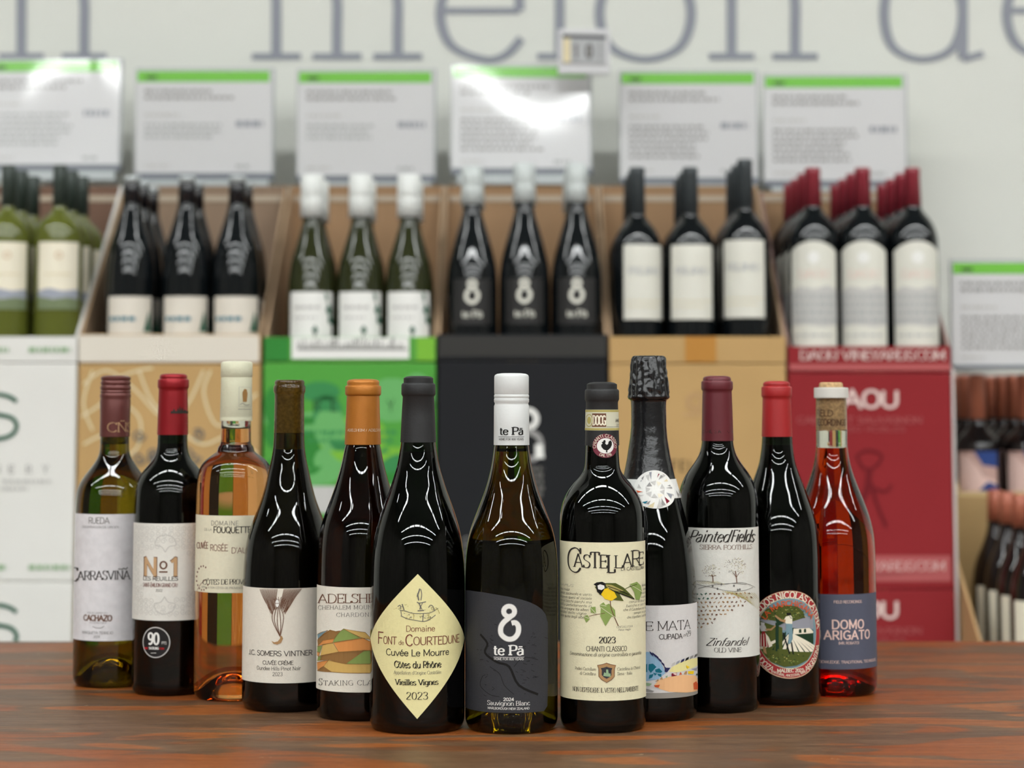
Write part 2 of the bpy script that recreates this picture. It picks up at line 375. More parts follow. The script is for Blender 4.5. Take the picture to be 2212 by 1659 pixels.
# ------------------------------------------------------------------ materials
M_TABLE = bpy.data.materials.new('table_wood'); M_TABLE.use_nodes = True
def wood(m):
    nt = m.node_tree; b = nt.nodes['Principled BSDF']; N = nt.nodes.new; Lk = nt.links.new
    tc = N('ShaderNodeTexCoord')
    def nz(sx, sy, sc, det, dist=0.0, rot=0.0):
        mp = N('ShaderNodeMapping'); mp.inputs['Scale'].default_value = (sx, sy, 1); mp.inputs['Rotation'].default_value = (0, 0, rot)
        Lk(tc.outputs['Object'], mp.inputs['Vector'])
        n = N('ShaderNodeTexNoise'); n.inputs['Scale'].default_value = sc; n.inputs['Detail'].default_value = det; n.inputs['Distortion'].default_value = dist; n.inputs['Roughness'].default_value = .62
        Lk(mp.outputs[0], n.inputs['Vector']); return n.outputs['Fac']
    def ramp(src, stops):
        r = N('ShaderNodeValToRGB'); Lk(src, r.inputs['Fac']); e = r.color_ramp.elements
        while len(e) < len(stops): e.new(.5)
        for el, (p, c) in zip(e, stops): el.position = p; el.color = rgb(c)
        return r.outputs['Color']
    def mix(f, A, B, mode='MIX'):
        x = N('ShaderNodeMix'); x.data_type = 'RGBA'; x.blend_type = mode
        if isinstance(f, float): x.inputs['Factor'].default_value = f
        else: Lk(f, x.inputs['Factor'])
        Lk(A, x.inputs[6]); Lk(B, x.inputs[7]); return x.outputs[2]
    big = ramp(nz(.75, 2.5, 3.0, 2.0, .8, .08), [(.28, (158, 84, 30)), (.455, (146, 76, 30)), (.475, (108, 78, 54)), (.545, (116, 86, 62)), (.565, (160, 92, 44)), (.72, (140, 72, 26))])
    grain = ramp(nz(1.5, 30.0, 6.0, 5, .4, .02), [(.30, (196, 184, 176)), (.5, (228, 222, 216)), (.68, (252, 248, 244))])
    c = mix(.8, big, grain, 'MULTIPLY')
    stain = ramp(nz(1.0, 5.0, 3.0, 3, 1.2, -.06), [(.56, (0, 0, 0)), (.585, (255, 255, 255))])
    dark = N('ShaderNodeRGB'); dark.outputs[0].default_value = rgb((86, 60, 42))
    sf = N('ShaderNodeMath'); sf.operation = 'MULTIPLY'; Lk(stain, sf.inputs[0]); sf.inputs[1].default_value = .7
    c = mix(sf.outputs[0], c, dark.outputs[0])
    mott = ramp(nz(14, 30, 7, 4, 0, .3), [(.35, (205, 200, 195)), (.65, (255, 255, 255))]); c = mix(.8, c, mott, 'MULTIPLY')
    speck = ramp(nz(2.2, 9.0, 22.0, 2, .6, .25), [(.755, (0, 0, 0)), (.775, (255, 255, 255))])
    pale = N('ShaderNodeRGB'); pale.outputs[0].default_value = rgb((214, 186, 150))
    c = mix(speck, c, pale.outputs[0])
    g = N('ShaderNodeGamma'); g.inputs['Gamma'].default_value = .95; Lk(c, g.inputs[0]); Lk(g.outputs[0], b.inputs['Base Color'])
    rr = N('ShaderNodeMapRange'); Lk(nz(1, 6, 12, 3), rr.inputs[0]); rr.inputs[3].default_value = .3; rr.inputs[4].default_value = .5; b.inputs['Specular IOR Level'].default_value = .22
    Lk(rr.outputs[0], b.inputs['Roughness'])
    bp = N('ShaderNodeBump'); bp.inputs['Strength'].default_value = .35; bp.inputs['Distance'].default_value = .0012
    Lk(nz(1.5, 30, 9, 5), bp.inputs['Height']); Lk(bp.outputs[0], b.inputs['Normal'])
wood(M_TABLE)
WALLC = (216, 217, 209)
M_WALL = mat('wall_paint', WALLC, rough=.7, var=.015, scale=3)
M_DARKWALL = mat('shop_wall_paint', (120, 116, 110), rough=.8, var=.25, scale=1.5)
M_CEIL = mat('ceiling_paint', (120, 122, 124), rough=.9)
M_FLOOR = mat('floor_concrete', (150, 146, 140), rough=.35, var=.12, scale=4)
M_TUBE = mat('lamp_tube', (250, 253, 252), emit=LAMP)
M_HOUSE = mat('lamp_housing', (225, 226, 226), rough=.5)
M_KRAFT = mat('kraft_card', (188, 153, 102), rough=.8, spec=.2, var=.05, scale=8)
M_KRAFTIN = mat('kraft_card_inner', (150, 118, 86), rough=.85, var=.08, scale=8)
M_WHITEBOX = mat('white_card', (226, 224, 218), rough=.75, var=.02, scale=6)
M_GREENBOX = mat('green_card', (88, 160, 66), rough=.7, spec=.2)
M_BLACKBOX = mat('black_card', (28, 29, 32), rough=.65, spec=.2)
M_REDBOX = mat('red_card', (142, 42, 46), rough=.7, spec=.12, var=.05, scale=5)
M_STEEL = mat('brushed_steel', (120, 122, 124), rough=.4, metal=.7)
M_PAPER = mat('sign_paper', (214, 213, 213), rough=.25, coat=1.0, crough=.04, spec=.5)
M_SIGNGREEN = mat('sign_green', (118, 196, 70), rough=.25, coat=1.0, crough=.04)
M_HOLDER = mat('sign_holder', (110, 114, 122), rough=.4)
# glass and wine
def glass(name, c, rough=.0): return mat(name, c, rough=rough, trans=1.0, ior=1.47, spec=.5)
GL_OLIVE = glass('glass_olive', (136, 126, 66)); GL_DARK = glass('glass_dark_green', (60, 84, 50)); GL_ANT = glass('glass_antique', (120, 112, 58))
GL_CLEAR = glass('glass_clear', (246, 246, 238)); GL_TEPA = glass('glass_tepa', (112, 114, 58)); GL_BROWN = glass('glass_brown', (92, 72, 44))
M_RED = mat('red_wine', (10, 5, 8), rough=.3, spec=.1)
W_WHITE = tint('white_wine', (232, 224, 160)); W_ROSE = tint('rose_wine', (240, 206, 166)); W_ORANGE = tint('orange_wine', (222, 128, 64)); W_CHARD = tint('chardonnay_wine', (170, 140, 90))
M_CORK = mat('cork', (190, 156, 112), rough=.8, var=.3, scale=380)

# ------------------------------------------------------------------ room
X0, X1, Y0, Y1, ZC = -6.5, 7.0, -10.5, 3.62, 4.3
struct(box('floor', (X0 - .2, X1 + .2, Y0 - .2, Y1 + .2, -.1, 0), M_FLOOR))
struct(box('ceiling', (X0 - .2, X1 + .2, Y0 - .2, Y1 + .2, ZC, ZC + .1), M_CEIL))
struct(box('wall_back', (X0, X1, Y1, Y1 + .1, 0, ZC), M_WALL))
struct(box('wall_front', (X0, X1, Y0 - .1, Y0, 0, ZC), M_DARKWALL))
struct(box('wall_left', (X0 - .1, X0, Y0, Y1, 0, ZC), M_DARKWALL))
struct(box('wall_right', (X1, X1 + .1, Y0, Y1, 0, ZC), M_DARKWALL))
ORD = ('first', 'second', 'third', 'fourth', 'fifth', 'sixth', 'seventh', 'eighth', 'ninth')
# ceiling lamps: rows of tubes over the shop
k = 0
for ri, ry in enumerate((1.2, -.9, -3.1, -5.25, -7.7)):
    off = .2 * math.sin(ry * 3)
    for i in range(-4, 5):
        x = i * 1.42 + off
        if x < X0 + .8 or x > X1 - .8: continue
        k += 1
        t = thing('ceiling_lamp', (x, ry, ZC - .5), 'white ceiling tube lamp, %s row from the white wall, %s from the left' % (ORD[ri], ORD[i + 4]), 'lamp', 'ceiling tube lamps over the shop')
        if k == 1:
            bm = bmesh.new(); add_box(bm, -.6, .6, -.08, .08, -.03, 0); TUBE_ME = bpy.data.meshes.new('tube'); bm.to_mesh(TUBE_ME); bm.free(); TUBE_ME.materials.append(M_TUBE)
            bm = bmesh.new(); add_box(bm, -.62, .62, -.1, .1, 0, .05); add_box(bm, -.5, -.49, -.005, .005, .05, .5); add_box(bm, .49, .5, -.005, .005, .05, .5)
            HOUSE_ME = bpy.data.meshes.new('housing'); bm.to_mesh(HOUSE_ME); bm.free(); HOUSE_ME.materials.append(M_HOUSE)
        for nm, me in (('tube', TUBE_ME), ('housing', HOUSE_ME)):
            o = bpy.data.objects.new(nm, me); COL.objects.link(o); o.parent = t

# table
tb = thing('table', (0, 1.62, 0), 'worn brown wooden table under the twelve wine bottles', 'table')
YB = ground(1106, 1385).y
box('tabletop', (-1.25, 1.25, -.55, YB - 1.62, T - .035, T), M_TABLE, tb, bev=.003)
for sx in (-1.18, 1.12):
    for sy in (-.5, YB - 1.62 - .12): box('leg', (sx, sx + .06, sy, sy + .06, 0, T - .035), M_TABLE, tb)

# lettering on the back wall, one object per letter
def plane_fn(Y, ox=0, oy=0, oz=0):
    def f(u, v, off): return at(u, v, Y - off) - Vector((ox, oy, oz))
    return f
M_WLET = mat('wall_letter_grey', (138, 141, 150), rough=.6)
for ch, xa, xb in (('n', 12, 216), ('m', 560, 896), ('e', 924, 1150), ('l', 1163, 1255), ('o', 1266, 1522), ('n', 1546, 1752), ('d', 1884, 2128), ('e', 2148, 2372)):
    cv = Canvas(plane_fn(Y1), ink=.001)
    wd = G[ch][0]; hgt = 300
    cv.faces(text_faces(ch, xa, xb, 128 - (2 if ch in 'nml' else 0), hgt, 'wall'), 'x', 2)
    o = cv.build('wall_letter', None, lambda k: M_WLET)
    tag(o, {'n': 'large grey letter n painted on the white wall', 'm': 'large grey letter m on the wall above two signs', 'e': 'large grey letter e on the wall', 'l': 'tall thin grey letter l on the wall behind the small price tag',
            'o': 'round grey letter o on the wall right of the price tag', 'd': 'large grey letter d on the wall right of the signs'}[ch], 'letter')
    if ch == 'n': o['label'] = 'grey letter n on the wall above the leftmost sign' if xa < 100 else 'grey letter n on the wall between the o and the d'
    if ch == 'e': o['label'] = 'grey letter e on the wall just left of the small price tag' if xa < 1500 else 'grey letter e cut by the right edge of the photo'
# ------------------------------------------------------------------ foreground bottles
def inter(rows, n=4):
    """profile rows (y px, half width px) -> function half(y)"""
    rows = sorted(rows); return pchip([r[0] for r in rows], [r[1] for r in rows])
class Bottle:
    def __init__(s, label, cx, ybot, rows, glass_m, wine_m, fill, cap=None, capm=None, capname='capsule', cork=None, lip=False, punt=.02, smooth_from=968):
        s.rows = sorted(rows); rb = s.rows[-1][1]
        P = ground(cx, ybot); sc = P.y / F; s.r_b = rb * sc
        Y = P.y + s.r_b * .88; s.Y = Y; s.sc = Y / F; s.rb = rb * s.sc
        X = at(cx, ybot, Y).x; s.X = X; s.cx = cx
        s.root = thing('wine_bottle', (X, Y, T), label, 'bottle', 'wine bottles lined up on the table', math.atan2(-X, Y))
        s.half = inter(s.rows)
        s.Z = lambda y: at(cx, y, Y).z - T
        zs = [(s.Z(y), h * s.sc) for y, h in s.rows if s.Z(y) > .011]
        zs = sorted(zs); zs = [(.0105, s.rb)] + [q for q in zs if q[0] > .0125]
        s.rz = pchip([q[0] for q in zs], [q[1] for q in zs]); s.ztop = zs[-1][0]
        n_ = int((s.ztop - .0105) / .0005); g0 = [s.rz(.0105 + i * .0005) for i in range(n_ + 2)]; g1 = g0[:]; zk = s.Z(smooth_from)
        for _ in range(3):
            g2 = g1[:]
            for i in range(5, n_ - 3):
                if .0105 + i * .0005 < zk: g2[i] = sum(g1[max(0, i - 7):i + 8]) / len(g1[max(0, i - 7):i + 8])
            g1 = g2
        s.rz = lambda z, g=g1, n=n_: g[0] if z <= .0105 else g[-1] if z >= .0105 + (n + 1) * .0005 else (lambda t: g[int(t)] * (1 - t % 1) + g[min(int(t) + 1, n + 1)] * (t % 1))((z - .0105) / .0005)
        zl = [.0105]
        while zl[-1] < s.ztop - .0005:
            z = zl[-1]; st = .0016 if abs(s.rz(z + .004) - s.rz(z)) > 2e-5 else .004
            zl.append(min(z + st, s.ztop))
        rp = s.rb - .009
        out = [(0, punt)] + [(rp * t, .0012 + (punt - .0012) * (1 - t ** 2.2)) for t in (.15, .3, .45, .6, .72, .82, .9, .96, 1.0)]
        out += [(rp + .001, .0003), (rp + .0025, 0)]
        for k in range(0, 7):
            a = k / 7 * PI / 2; out.append((s.rb - .0055 + .0055 * math.sin(a), .0105 - .0105 * math.cos(a)))
        out += [(s.rz(z), z) for z in zl]
        out += [(s.rz(s.ztop) - .001, s.ztop + .0006), (0, s.ztop + .0006)]
        bm = bmesh.new(); lathe(bm, out)
        zf = s.Z(fill); zc = s.Z(cork[1]) if cork else s.ztop - .003
        wl = .0028
        cav = [(0, zf)] + [(s.rz(z) - wl, z) for z in [zf + (zc - zf) * i / 10 for i in range(11)]] + [(0, zc)]
        lathe(bm, cav)
        bmesh.ops.recalc_face_normals(bm, faces=bm.faces)
        # the air pocket inside the neck is an inner wall: its normals face the axis
        g = from_bm('glass', bm, glass_m, s.root, smooth=True); s.glass = g
        bm = bmesh.new()
        win = [(0, punt + .004)] + [(rp * t, .006 + (punt - .002) * (1 - t ** 2.2)) for t in (.2, .4, .6, .8, .92)] + [(s.rb - .006, .0065), (s.rb - wl, .012)]
        win += [(s.rz(z) - wl, z) for z in zl if .013 < z < zf - .0004] + [(s.rz(zf) - wl, zf - .0003), (0, zf - .0003)]
        lathe(bm, win); bmesh.ops.recalc_face_normals(bm, faces=bm.faces)
        from_bm('wine', bm, wine_m, s.root, smooth=True)
        if cork:
            z0, z1 = s.Z(cork[1]) , s.Z(cork[0])
            bm = bmesh.new(); lathe(bm, [(0, z0), (s.rz(z0) - wl - .0004, z0 + .0003)] + [(s.rz(z0) - wl - .0002, z0 + (min(z1, s.ztop - .001) - z0) * i / 6) for i in range(7)] + ([(s.rz(s.ztop) - wl, z1 - .001), (s.rz(s.ztop) - wl - .0015, z1)] if z1 > s.ztop else []) + [(0, z1)])
            bmesh.ops.recalc_face_normals(bm, faces=bm.faces)
            s.cork = from_bm('cork', bm, M_CORK, s.root, smooth=False)
        s.cap = None
        if cap:
            cr = [(s.Z(y), h * s.sc) for y, h in cap]      # top to bottom
            ht = cr[0]
            pts = [(0, ht[0] + .0012), (ht[1] * .6, ht[0] + .0011), (ht[1] * .9, ht[0] + .0006)] + [(r, z) for z, r in cr]
            lo = cr[-1]
            pts += [(lo[1] - .0004, lo[0]), (lo[1] - .0004, lo[0] + .003), (0.0, ht[0] - .001)]
            bm = bmesh.new(); lathe(bm, pts); bmesh.ops.recalc_face_normals(bm, faces=bm.faces)
            s.cap = from_bm(capname, bm, capm, s.root, smooth=True)
            md = s.cap.modifiers.new('sharp', 'EDGE_SPLIT'); md.split_angle = math.radians(50)
            cz = sorted(cr); s.crz = pchip([c[0] for c in cz if True], [c[1] for c in cz]) if all(cz[i][0] < cz[i + 1][0] for i in range(len(cz) - 1)) else s.rz
    def canvas(s, yref, off=.0003, on_cap=False, vg=None, rfn=None, ug=None):
        R = s.half(yref) * s.sc; Rp = s.half(yref)
        rfn = rfn or (s.crz if on_cap else s.rz)
        if on_cap: R = s.crz(s.Z(yref)); Rp = R / s.sc
        def fn(u, v, o):
            z = at(s.cx, v, s.Y - R).z - T
            a = u / Rp; r = rfn(z) + off + o
            return Vector((r * math.sin(a), -r * math.cos(a), z))
        px = lambda y: proj((s.X, s.Y, T + s.Z(y)))[0]
        def pre(x, y):
            th = math.asin(max(-.985, min(.985, (x - px(y)) / Rp)))
            return th * Rp, y + (y - HOR) / F * Rp * (1 - math.cos(th))
        c = Canvas(fn, pre, ug or Rp / 10, vg); c.Rp = Rp
        return c
    def label(s, y0, y1, a0, a1, m, name='label', off=.00022, on_cap=False, poly=None, vg=None, parent=None):
        cv = s.canvas((y0 + y1) / 2, off, on_cap, vg)
        if poly: cv.poly(poly, 'x', 0, img=False)
        else:
            u0, u1 = a0 * cv.Rp, a1 * cv.Rp
            cv.items.append(('x', 0, [(u0, y0), (u1, y0), (u1, y1), (u0, y1)]))
        o = cv.build(name, parent or s.root, lambda k: m)
        for p in o.data.polygons: p.use_smooth = True
        return o
    def printer(s, yref, on_cap=False, vg=None, off=.00022): return s.canvas(yref, off, on_cap, vg)

def paper(nm, c, **k): return mat('paper_' + nm, c, rough=k.pop('rough', .6), spec=.3, var=k.pop('var', .02), scale=k.pop('scale', 300), bump=.15, bscale=900)
WN = 'wine bottles lined up on the table'

# 1 Rueda white, brown screw cap
def seq(y0, y1, n, f): return [(y0 + (y1 - y0) * i / n, f(i / n)) for i in range(n + 1)]
M_CAPBROWN = mat('cap_brown', (104, 58, 54), rough=.35, metal=.35)
cap = [(813.5, 29)] + [(815, 31.5), (819, 32), (822, 30), (825, 32), (829, 32.3), (832, 30.3), (835, 32.6), (840, 32.8), (843, 30.8), (846, 32.8), (849, 31.2), (852, 32.8), (857, 33), (861, 31.5), (865, 32.5), (900, 32), (943, 32)]
b = Bottle('white wine bottle with dark brown screw cap and mottled white label', 239, 1487,
           [(818, 29.5), (943, 30.5), (975, 31), (991, 36), (1003, 44), (1015, 53), (1037, 69), (1056, 76.5), (1080, 79.5), (1110, 80.5), (1300, 80.5), (1487, 80)], GL_OLIVE, W_WHITE, 959, cap, M_CAPBROWN, 'screw_cap', punt=.028)
lb = b.label(1111, 1385, -1.42, 1.42, paper('mottled', (222, 220, 222), var=.06, scale=130)); b.label(1125, 1370, 2.3, 4.0, paper('back_tan', (150, 130, 80)), 'back_label')
p = b.printer(1250)
p.text('RUEDA', 194, 237, 1131, 13, 'grey', 'sans'); p.text('DENOMINACION DE ORIGEN', 181, 256, 1141, 4.5, 'grey')
p.flat('C', 158, 172, 1254, 29, 'ink', 'serif'); p.flat('ARRASVIÑA', 171, 279, 1252, 19, 'ink', 'serif')
p.line([(262, 1231), (266, 1228), (270, 1230), (274, 1226)], 2, 'ink', smooth=True)
p.text('FELIX LORENZO', 192, 233, 1326, 3.5, 'grey'); p.text('CACHAZO', 184, 242, 1341, 11.5, 'brown', 'heavy'); p.text('POZALDEZ', 196, 231, 1347, 3, 'grey')
p.line([(202, 1352), (210, 1356), (220, 1356), (226, 1352)], .8, 'grey', smooth=True)
p.text('MARQUETA TERREJO', 181, 244, 1370, 5.5, 'grey'); p.text('2024', 204, 217, 1378, 5, 'grey')
p.build('print', lb, ink)
p = b.printer(930, True); p.text('CÑS', 232, 280, 933, 20, 'tan', 'light'); p.build('print', b.cap, ink)

# 2 red with red capsule
M_CAPRED = mat('capsule_red', (150, 28, 36), rough=.33, metal=.45, bump=.1, bscale=500)
def capsule(yt, yl0, yl1, yb, hl, hn, hb, mid=None):
    c = [(yt + 1.5, hl - 6), (yt + 3.5, hl - 4), (yt + 8, hl - 3.4), (yl0 - 3, hl - 4), (yl0 - 1.5, hl - 3.6), (yl0, hl - .4), (yl0 + 2, hl + .3), (yl1 - 3, hl + .4), (yl1, hl - .4), (yl1 + 2.5, hn - .9), (yl1 + 8, hn - .6), (yl1 + 30, hn)]
    if mid: c += mid
    return c + [(yb, hb)]
b = Bottle('red wine bottle with bright red foil capsule and white lace patterned label', 365, 1504,
           [(812, 29), (938, 31.5), (950, 31.6), (967, 32.5), (980, 34), (991, 39), (1000, 47), (1012, 58), (1025, 67), (1042, 74.5), (1073, 79), (1110, 80), (1300, 80), (1504, 79.5)], GL_DARK, M_RED, 957, capsule(808, 820, 838, 939, 33, 31.5, 33), M_CAPRED)
lb = b.label(1131, 1341, -1.42, 1.42, paper('lace', (226, 224, 216)))
p = b.printer(1240)
def curl(cx, cy, r, fl, rot):
    P = []
    for i in range(16):
        a = i / 15 * 2 * PI * 1.35; rr = r * (1 - .75 * i / 15)
        x, y = rr * math.cos(a), rr * math.sin(a) * fl
        P.append((cx + x * math.cos(rot) - y * math.sin(rot), cy + x * math.sin(rot) + y * math.cos(rot)))
    return P
rnd = random.Random(3)
for gy in range(1142, 1336, 13):
    for gx in range(-92, 94, 13):
        inside = abs(gx + 12) < 46 and 1192 < gy < 1288
        if inside: continue
        if ((gx + 12) / 62) ** 2 + ((gy - 1240) / 60) ** 2 < 1: continue
        sgn = 1 if gx > -12 else -1
        p.line(curl(gx + sgn * 1.5, gy + rnd.uniform(-2, 2), 6.6, sgn, rnd.choice((0, .8, 1.6, 2.4))), 1.0, 'line', 1, True, img=False)
for yy, sg in ((1155, 1), (1327, -1)):
    for d in (-1, 1):
        p.line([(-12, yy), (-12 + d * 16, yy + sg * 6), (-12 + d * 22, yy + sg * 22), (-12 + d * 8, yy + sg * 26), (-12, yy + sg * 38)], 2, 'line', 1, True, img=False)
p.text('N', 313, 341, 1243, 37, 'brown', 'heavy', 2); p.text('1', 367, 387, 1243, 37, 'brown', 'heavy', 2)
p.text('N', 314.5, 340, 1242, 35, 'tan', 'bold', 3); p.text('1', 368, 386, 1242, 35, 'tan', 'bold', 3)
p.text('º', 344, 363, 1248, 35, 'brown', 'sans')
p.text('LES REUILLES', 312, 384, 1254, 8, 'ink', 'semi'); p.text('SAINT-ÉMILION GRAND CRU', 312, 383, 1268, 8, 'maroon', 'sans'); p.text('2022', 338, 352, 1278, 5, 'ink')
p.build('print', lb, ink)
st = b.label(1354, 1424, 0, 0, mat('sticker_black', (26, 26, 28), rough=.35), 'sticker', poly=ell(-30, 1388, 31, 33.5, 48))
p = b.printer(1388); p.faces(ribbon(ell(-30, 1388, 30, 32.4, 48), 1.1, closed=True), 'lgrey', 2)
p.text('90', 322, 345, 1392, 24, 'white', 'bold', 2); p.text('PTS', 350, 360, 1392, 6, 'white'); p.text('JAMES', 313, 322, 1403, 4, 'red', 'bold'); p.text('SUCKLING', 324, 344, 1403, 5, 'white', 'bold'); p.text('COM', 345, 355, 1403, 4, 'red', 'bold')
p.line([(328, 1410), (339, 1410)], .9, 'white'); p.build('print', st, ink)
p = b.printer(890, True)
p.poly([(369, 893), (369, 888), (374, 888), (374, 884), (377, 884), (378, 888), (382, 888), (384, 880), (386, 888), (388, 876), (390, 888), (393, 879), (395, 888), (399, 884), (401, 888), (405, 888), (405, 893)], 'ink', 2)
p.text('GABRIEL', 360, 406, 912, 10, 'dred', 'serif'); p.text('MEFFRE', 368, 404, 924, 7, 'dred', 'serif'); p.build('print', b.cap, ink)

# 3 Provence rose, clear glass
M_CAPCREAM = mat('capsule_cream', (206, 204, 177), rough=.6, bump=.4, bscale=220)
b = Bottle('pale rose wine bottle of clear glass with tall cream capsule', 503, 1516,
           [(786, 29.5), (880, 31), (908, 31.5), (940, 32), (955, 32.5), (961, 34), (965, 37.5), (969, 38.5), (974, 39.5), (984, 53), (993, 66), (1003, 73.5), (1015, 78), (1027, 80), (1060, 82.3), (1110, 83), (1300, 83.5), (1518, 83)], GL_CLEAR, W_ROSE, 926,
           [(783, 32), (785, 33.8), (813, 34), (815, 32.5), (817, 33.3), (850, 33.3), (899, 34.5), (901, 33.8), (903, 34.6), (909, 34.4)], M_CAPCREAM, punt=.026, smooth_from=982)
lb = b.label(1114, 1281, -1.44, 1.44, paper('cream_rose', (228, 222, 196)))
p = b.printer(1200)
p.text('DOMAINE', 458, 515, 1135, 9.5, 'grey', 'hand', track=1.2); p.text('DE LA', 444, 460, 1147, 5, 'grey', 'hand'); p.text('FOUQUETTE', 463, 541, 1151, 13, 'ink', 'semi')
p.flat('CUVÉE', 428, 452, 1184, 13, 'maroon', 'hand'); p.text('ROSÉE', 456, 493, 1190, 13, 'maroon', 'hand'); p.text("D'AUMERADE", 500, 575, 1195, 12, 'maroon', 'hand')
p.flat('CÔTES DE PROVENCE', 441, 552, 1262, 10.5, 'ink', 'serif'); p.text('APPELLATION CÔTES DE PROVENCE CONTRÔLÉE', 438, 556, 1272, 4, 'grey')
for i in range(13):
    a = i / 12 * 4.6 + .6; cx_, cy_ = 441 + 13 * math.cos(a), 1248 + 26 * math.sin(a)
    p.poly(ell(cx_, cy_, 1.3, 2.2, 6), 'maroon', 2)
p.line([(428, 1279), (436, 1262), (449, 1250)], 1, 'maroon', smooth=True)
p.build('print', lb, ink)
p = b.printer(860, True, off=.0002)
p.line([(516, 836), (540, 837), (540, 879), (516, 878)], .7, 'mid', closed=True); p.poly([(523, 848), (527, 840), (532, 841), (534, 850), (532, 868), (524, 868)], 'umber', 2)
p.line([(518, 874), (524, 871), (529, 875), (538, 874)], .9, 'grey', smooth=True); p.line([(514, 884), (540, 884)], .8, 'grey'); p.build('print', b.cap, ink)

# 4 uncapped pinot noir
b = Bottle('red wine bottle with bare glass mouth showing its cork, feather drawing label', 619, 1539,
           [(822, 30), (825, 32), (829, 32.5), (831, 31), (833, 33.6), (836, 34.2), (846, 34), (849, 32.4), (853, 31.5), (900, 32), (940, 32.5), (963, 33.5), (995, 38), (1012, 42), (1037, 47.5), (1060, 53), (1086, 61), (1105, 68.5), (1123, 75.5), (1145, 83), (1165, 88), (1195, 92), (1230, 94.3), (1270, 95), (1538, 95)], GL_ANT, M_RED, 970, cork=(823, 935))
lb = b.label(1271, 1476, -1.44, 1.35, paper('cream_feather', (228, 222, 208)))
p = b.printer(1370)
p.text('J.C. SOMERS VINTNER', 541, 672, 1417, 10.5, 'ink', 'semi'); p.text('CUVÉE CRÈME', 570, 633, 1436, 8, 'ink', 'semi'); p.text('Dundee Hills Pinot Noir', 558, 648, 1448, 7.5, 'ink'); p.text('2023', 590, 611, 1460, 7.5, 'ink')
rnd = random.Random(5)
for i in range(17):     # two folded wings
    t = i / 16
    for sg in (-1, 1):
        x0 = 604 + sg * (4 + 36 * t + (6 if sg > 0 else 0)); xm = 604 + sg * (6 + 27 * t); x1 = 602 + sg * (3 + 13 * t)
        y1 = 1300 + 26 * (1 - abs(t - .75)) + rnd.uniform(-3, 3)
        p.line([(x0, 1272), (xm, 1290), (x1, y1)], 1.1, 'brown', smooth=True)
for i in range(14):
    a = -2.4 + i * .36; p.line([(604 + 5 * math.cos(a), 1303 + 6 * math.sin(a)), (604 + 17 * math.cos(a), 1303 + 14 * math.sin(a))], 1, 'brown')
p.poly(ell(600, 1303, 4.5, 9, 14), 'white', 3); p.faces([], 'x'); p.line(ell(600, 1303, 4.5, 9, 14), 1, 'brown', 4, closed=True); p.line([(596, 1303), (604, 1303)], 1, 'brown', 4)
for P in ([(592, 1316), (590, 1340), (606, 1375)], [(598, 1312), (594, 1340), (606, 1375)], [(602, 1312), (600, 1345), (606, 1375)], [(604, 1312), (607, 1345), (606, 1375)], [(606, 1312), (613, 1334), (606, 1375)]):
    p.line(P, 1.5, 'brown', smooth=True)
p.poly([(609, 1373), (612, 1379), (608, 1388), (600, 1392), (592, 1390), (588, 1384), (594, 1387), (601, 1385), (606, 1379), (606, 1374)], 'gold', 3)
p.build('print', lb, ink)

# 5 chardonnay, orange capsule
M_CAPOR = mat('capsule_orange', (180, 112, 38), rough=.4, metal=.35, bump=.12, bscale=600)
b = Bottle('brown glass white wine bottle with orange foil capsule and patchwork hills label', 780, 1558,
           [(824, 33), (958, 36), (966, 38.5), (990, 43), (1020, 50), (1057, 61), (1080, 69), (1099, 76.5), (1120, 84), (1140, 89), (1165, 92.5), (1200, 94.8), (1260, 96), (1558, 96)], GL_BROWN, W_CHARD, 948, capsule(820, 834, 853, 960, 38.3, 36, 39), M_CAPOR)
lb = b.label(1269, 1496, -1.42, 1.42, paper('cream_hills', (232, 228, 214)))
p = b.printer(1380)
def flat(t, x0, x1, y, h, c, st, track=0): p.faces(text_faces(t, x0, x1, y, h, st, 'fit', track), c, 2, True)
flat('ADELSHEIM', 690, 840, 1302, 19, 'brown', 'serif'); flat('CHEHALEM MOUNTAINS', 690, 842, 1316, 8.5, 'ink', 'light', 1.2); flat('CHARDONNAY', 729, 826, 1332, 8.5, 'ink', 'light', 1.8)
flat('S', 692, 700, 1479, 14, 'ink', 'light'); flat('TAKING CLAIM', 702, 822, 1480, 10.5, 'ink', 'light', 1.2)
q = lambda *a: [(500 + x / 3.95, 1180 + y / 3.95) for x, y in a]
hills = [('sky', q((745, 750), (790, 728), (835, 715), (750, 800))), ('umber', q((855, 712), (900, 725), (935, 718), (890, 783), (800, 795), (748, 845), (745, 800))), ('green', q((965, 703), (1105, 782), (980, 802), (875, 820), (905, 750))),
         ('ochre', q((965, 703), (1140, 735), (1200, 800), (1110, 780))), ('orange', q((880, 820), (1120, 782), (1210, 830), (1210, 885), (925, 900))), ('ochre', q((790, 835), (878, 822), (922, 900), (770, 932))),
         ('orange', q((750, 848), (795, 800), (888, 783), (875, 820), (790, 838))), ('umber', q((780, 932), (925, 900), (1135, 885), (980, 1002), (850, 965), (765, 972))), ('green', q((1135, 887), (1210, 890), (1210, 1003), (982, 1002))),
         ('green', q((745, 850), (785, 848), (768, 905), (744, 895))), ('orange', q((744, 900), (768, 905), (760, 935), (744, 930))), ('green', q((744, 975), (752, 938), (788, 932), (768, 972))), ('orange', q((742, 990), (842, 970), (800, 1022), (746, 1058))), ('ochre', q((842, 968), (982, 1002), (1210, 1005), (1210, 1080), (868, 1070), (800, 1022))), ('umber', q((746, 1058), (800, 1022), (868, 1070)))]
for c, P in hills:
    p.poly(P, c, 1); p.line(P, 1.1, 'umber', 3, closed=True)
p.build('print', lb, ink)
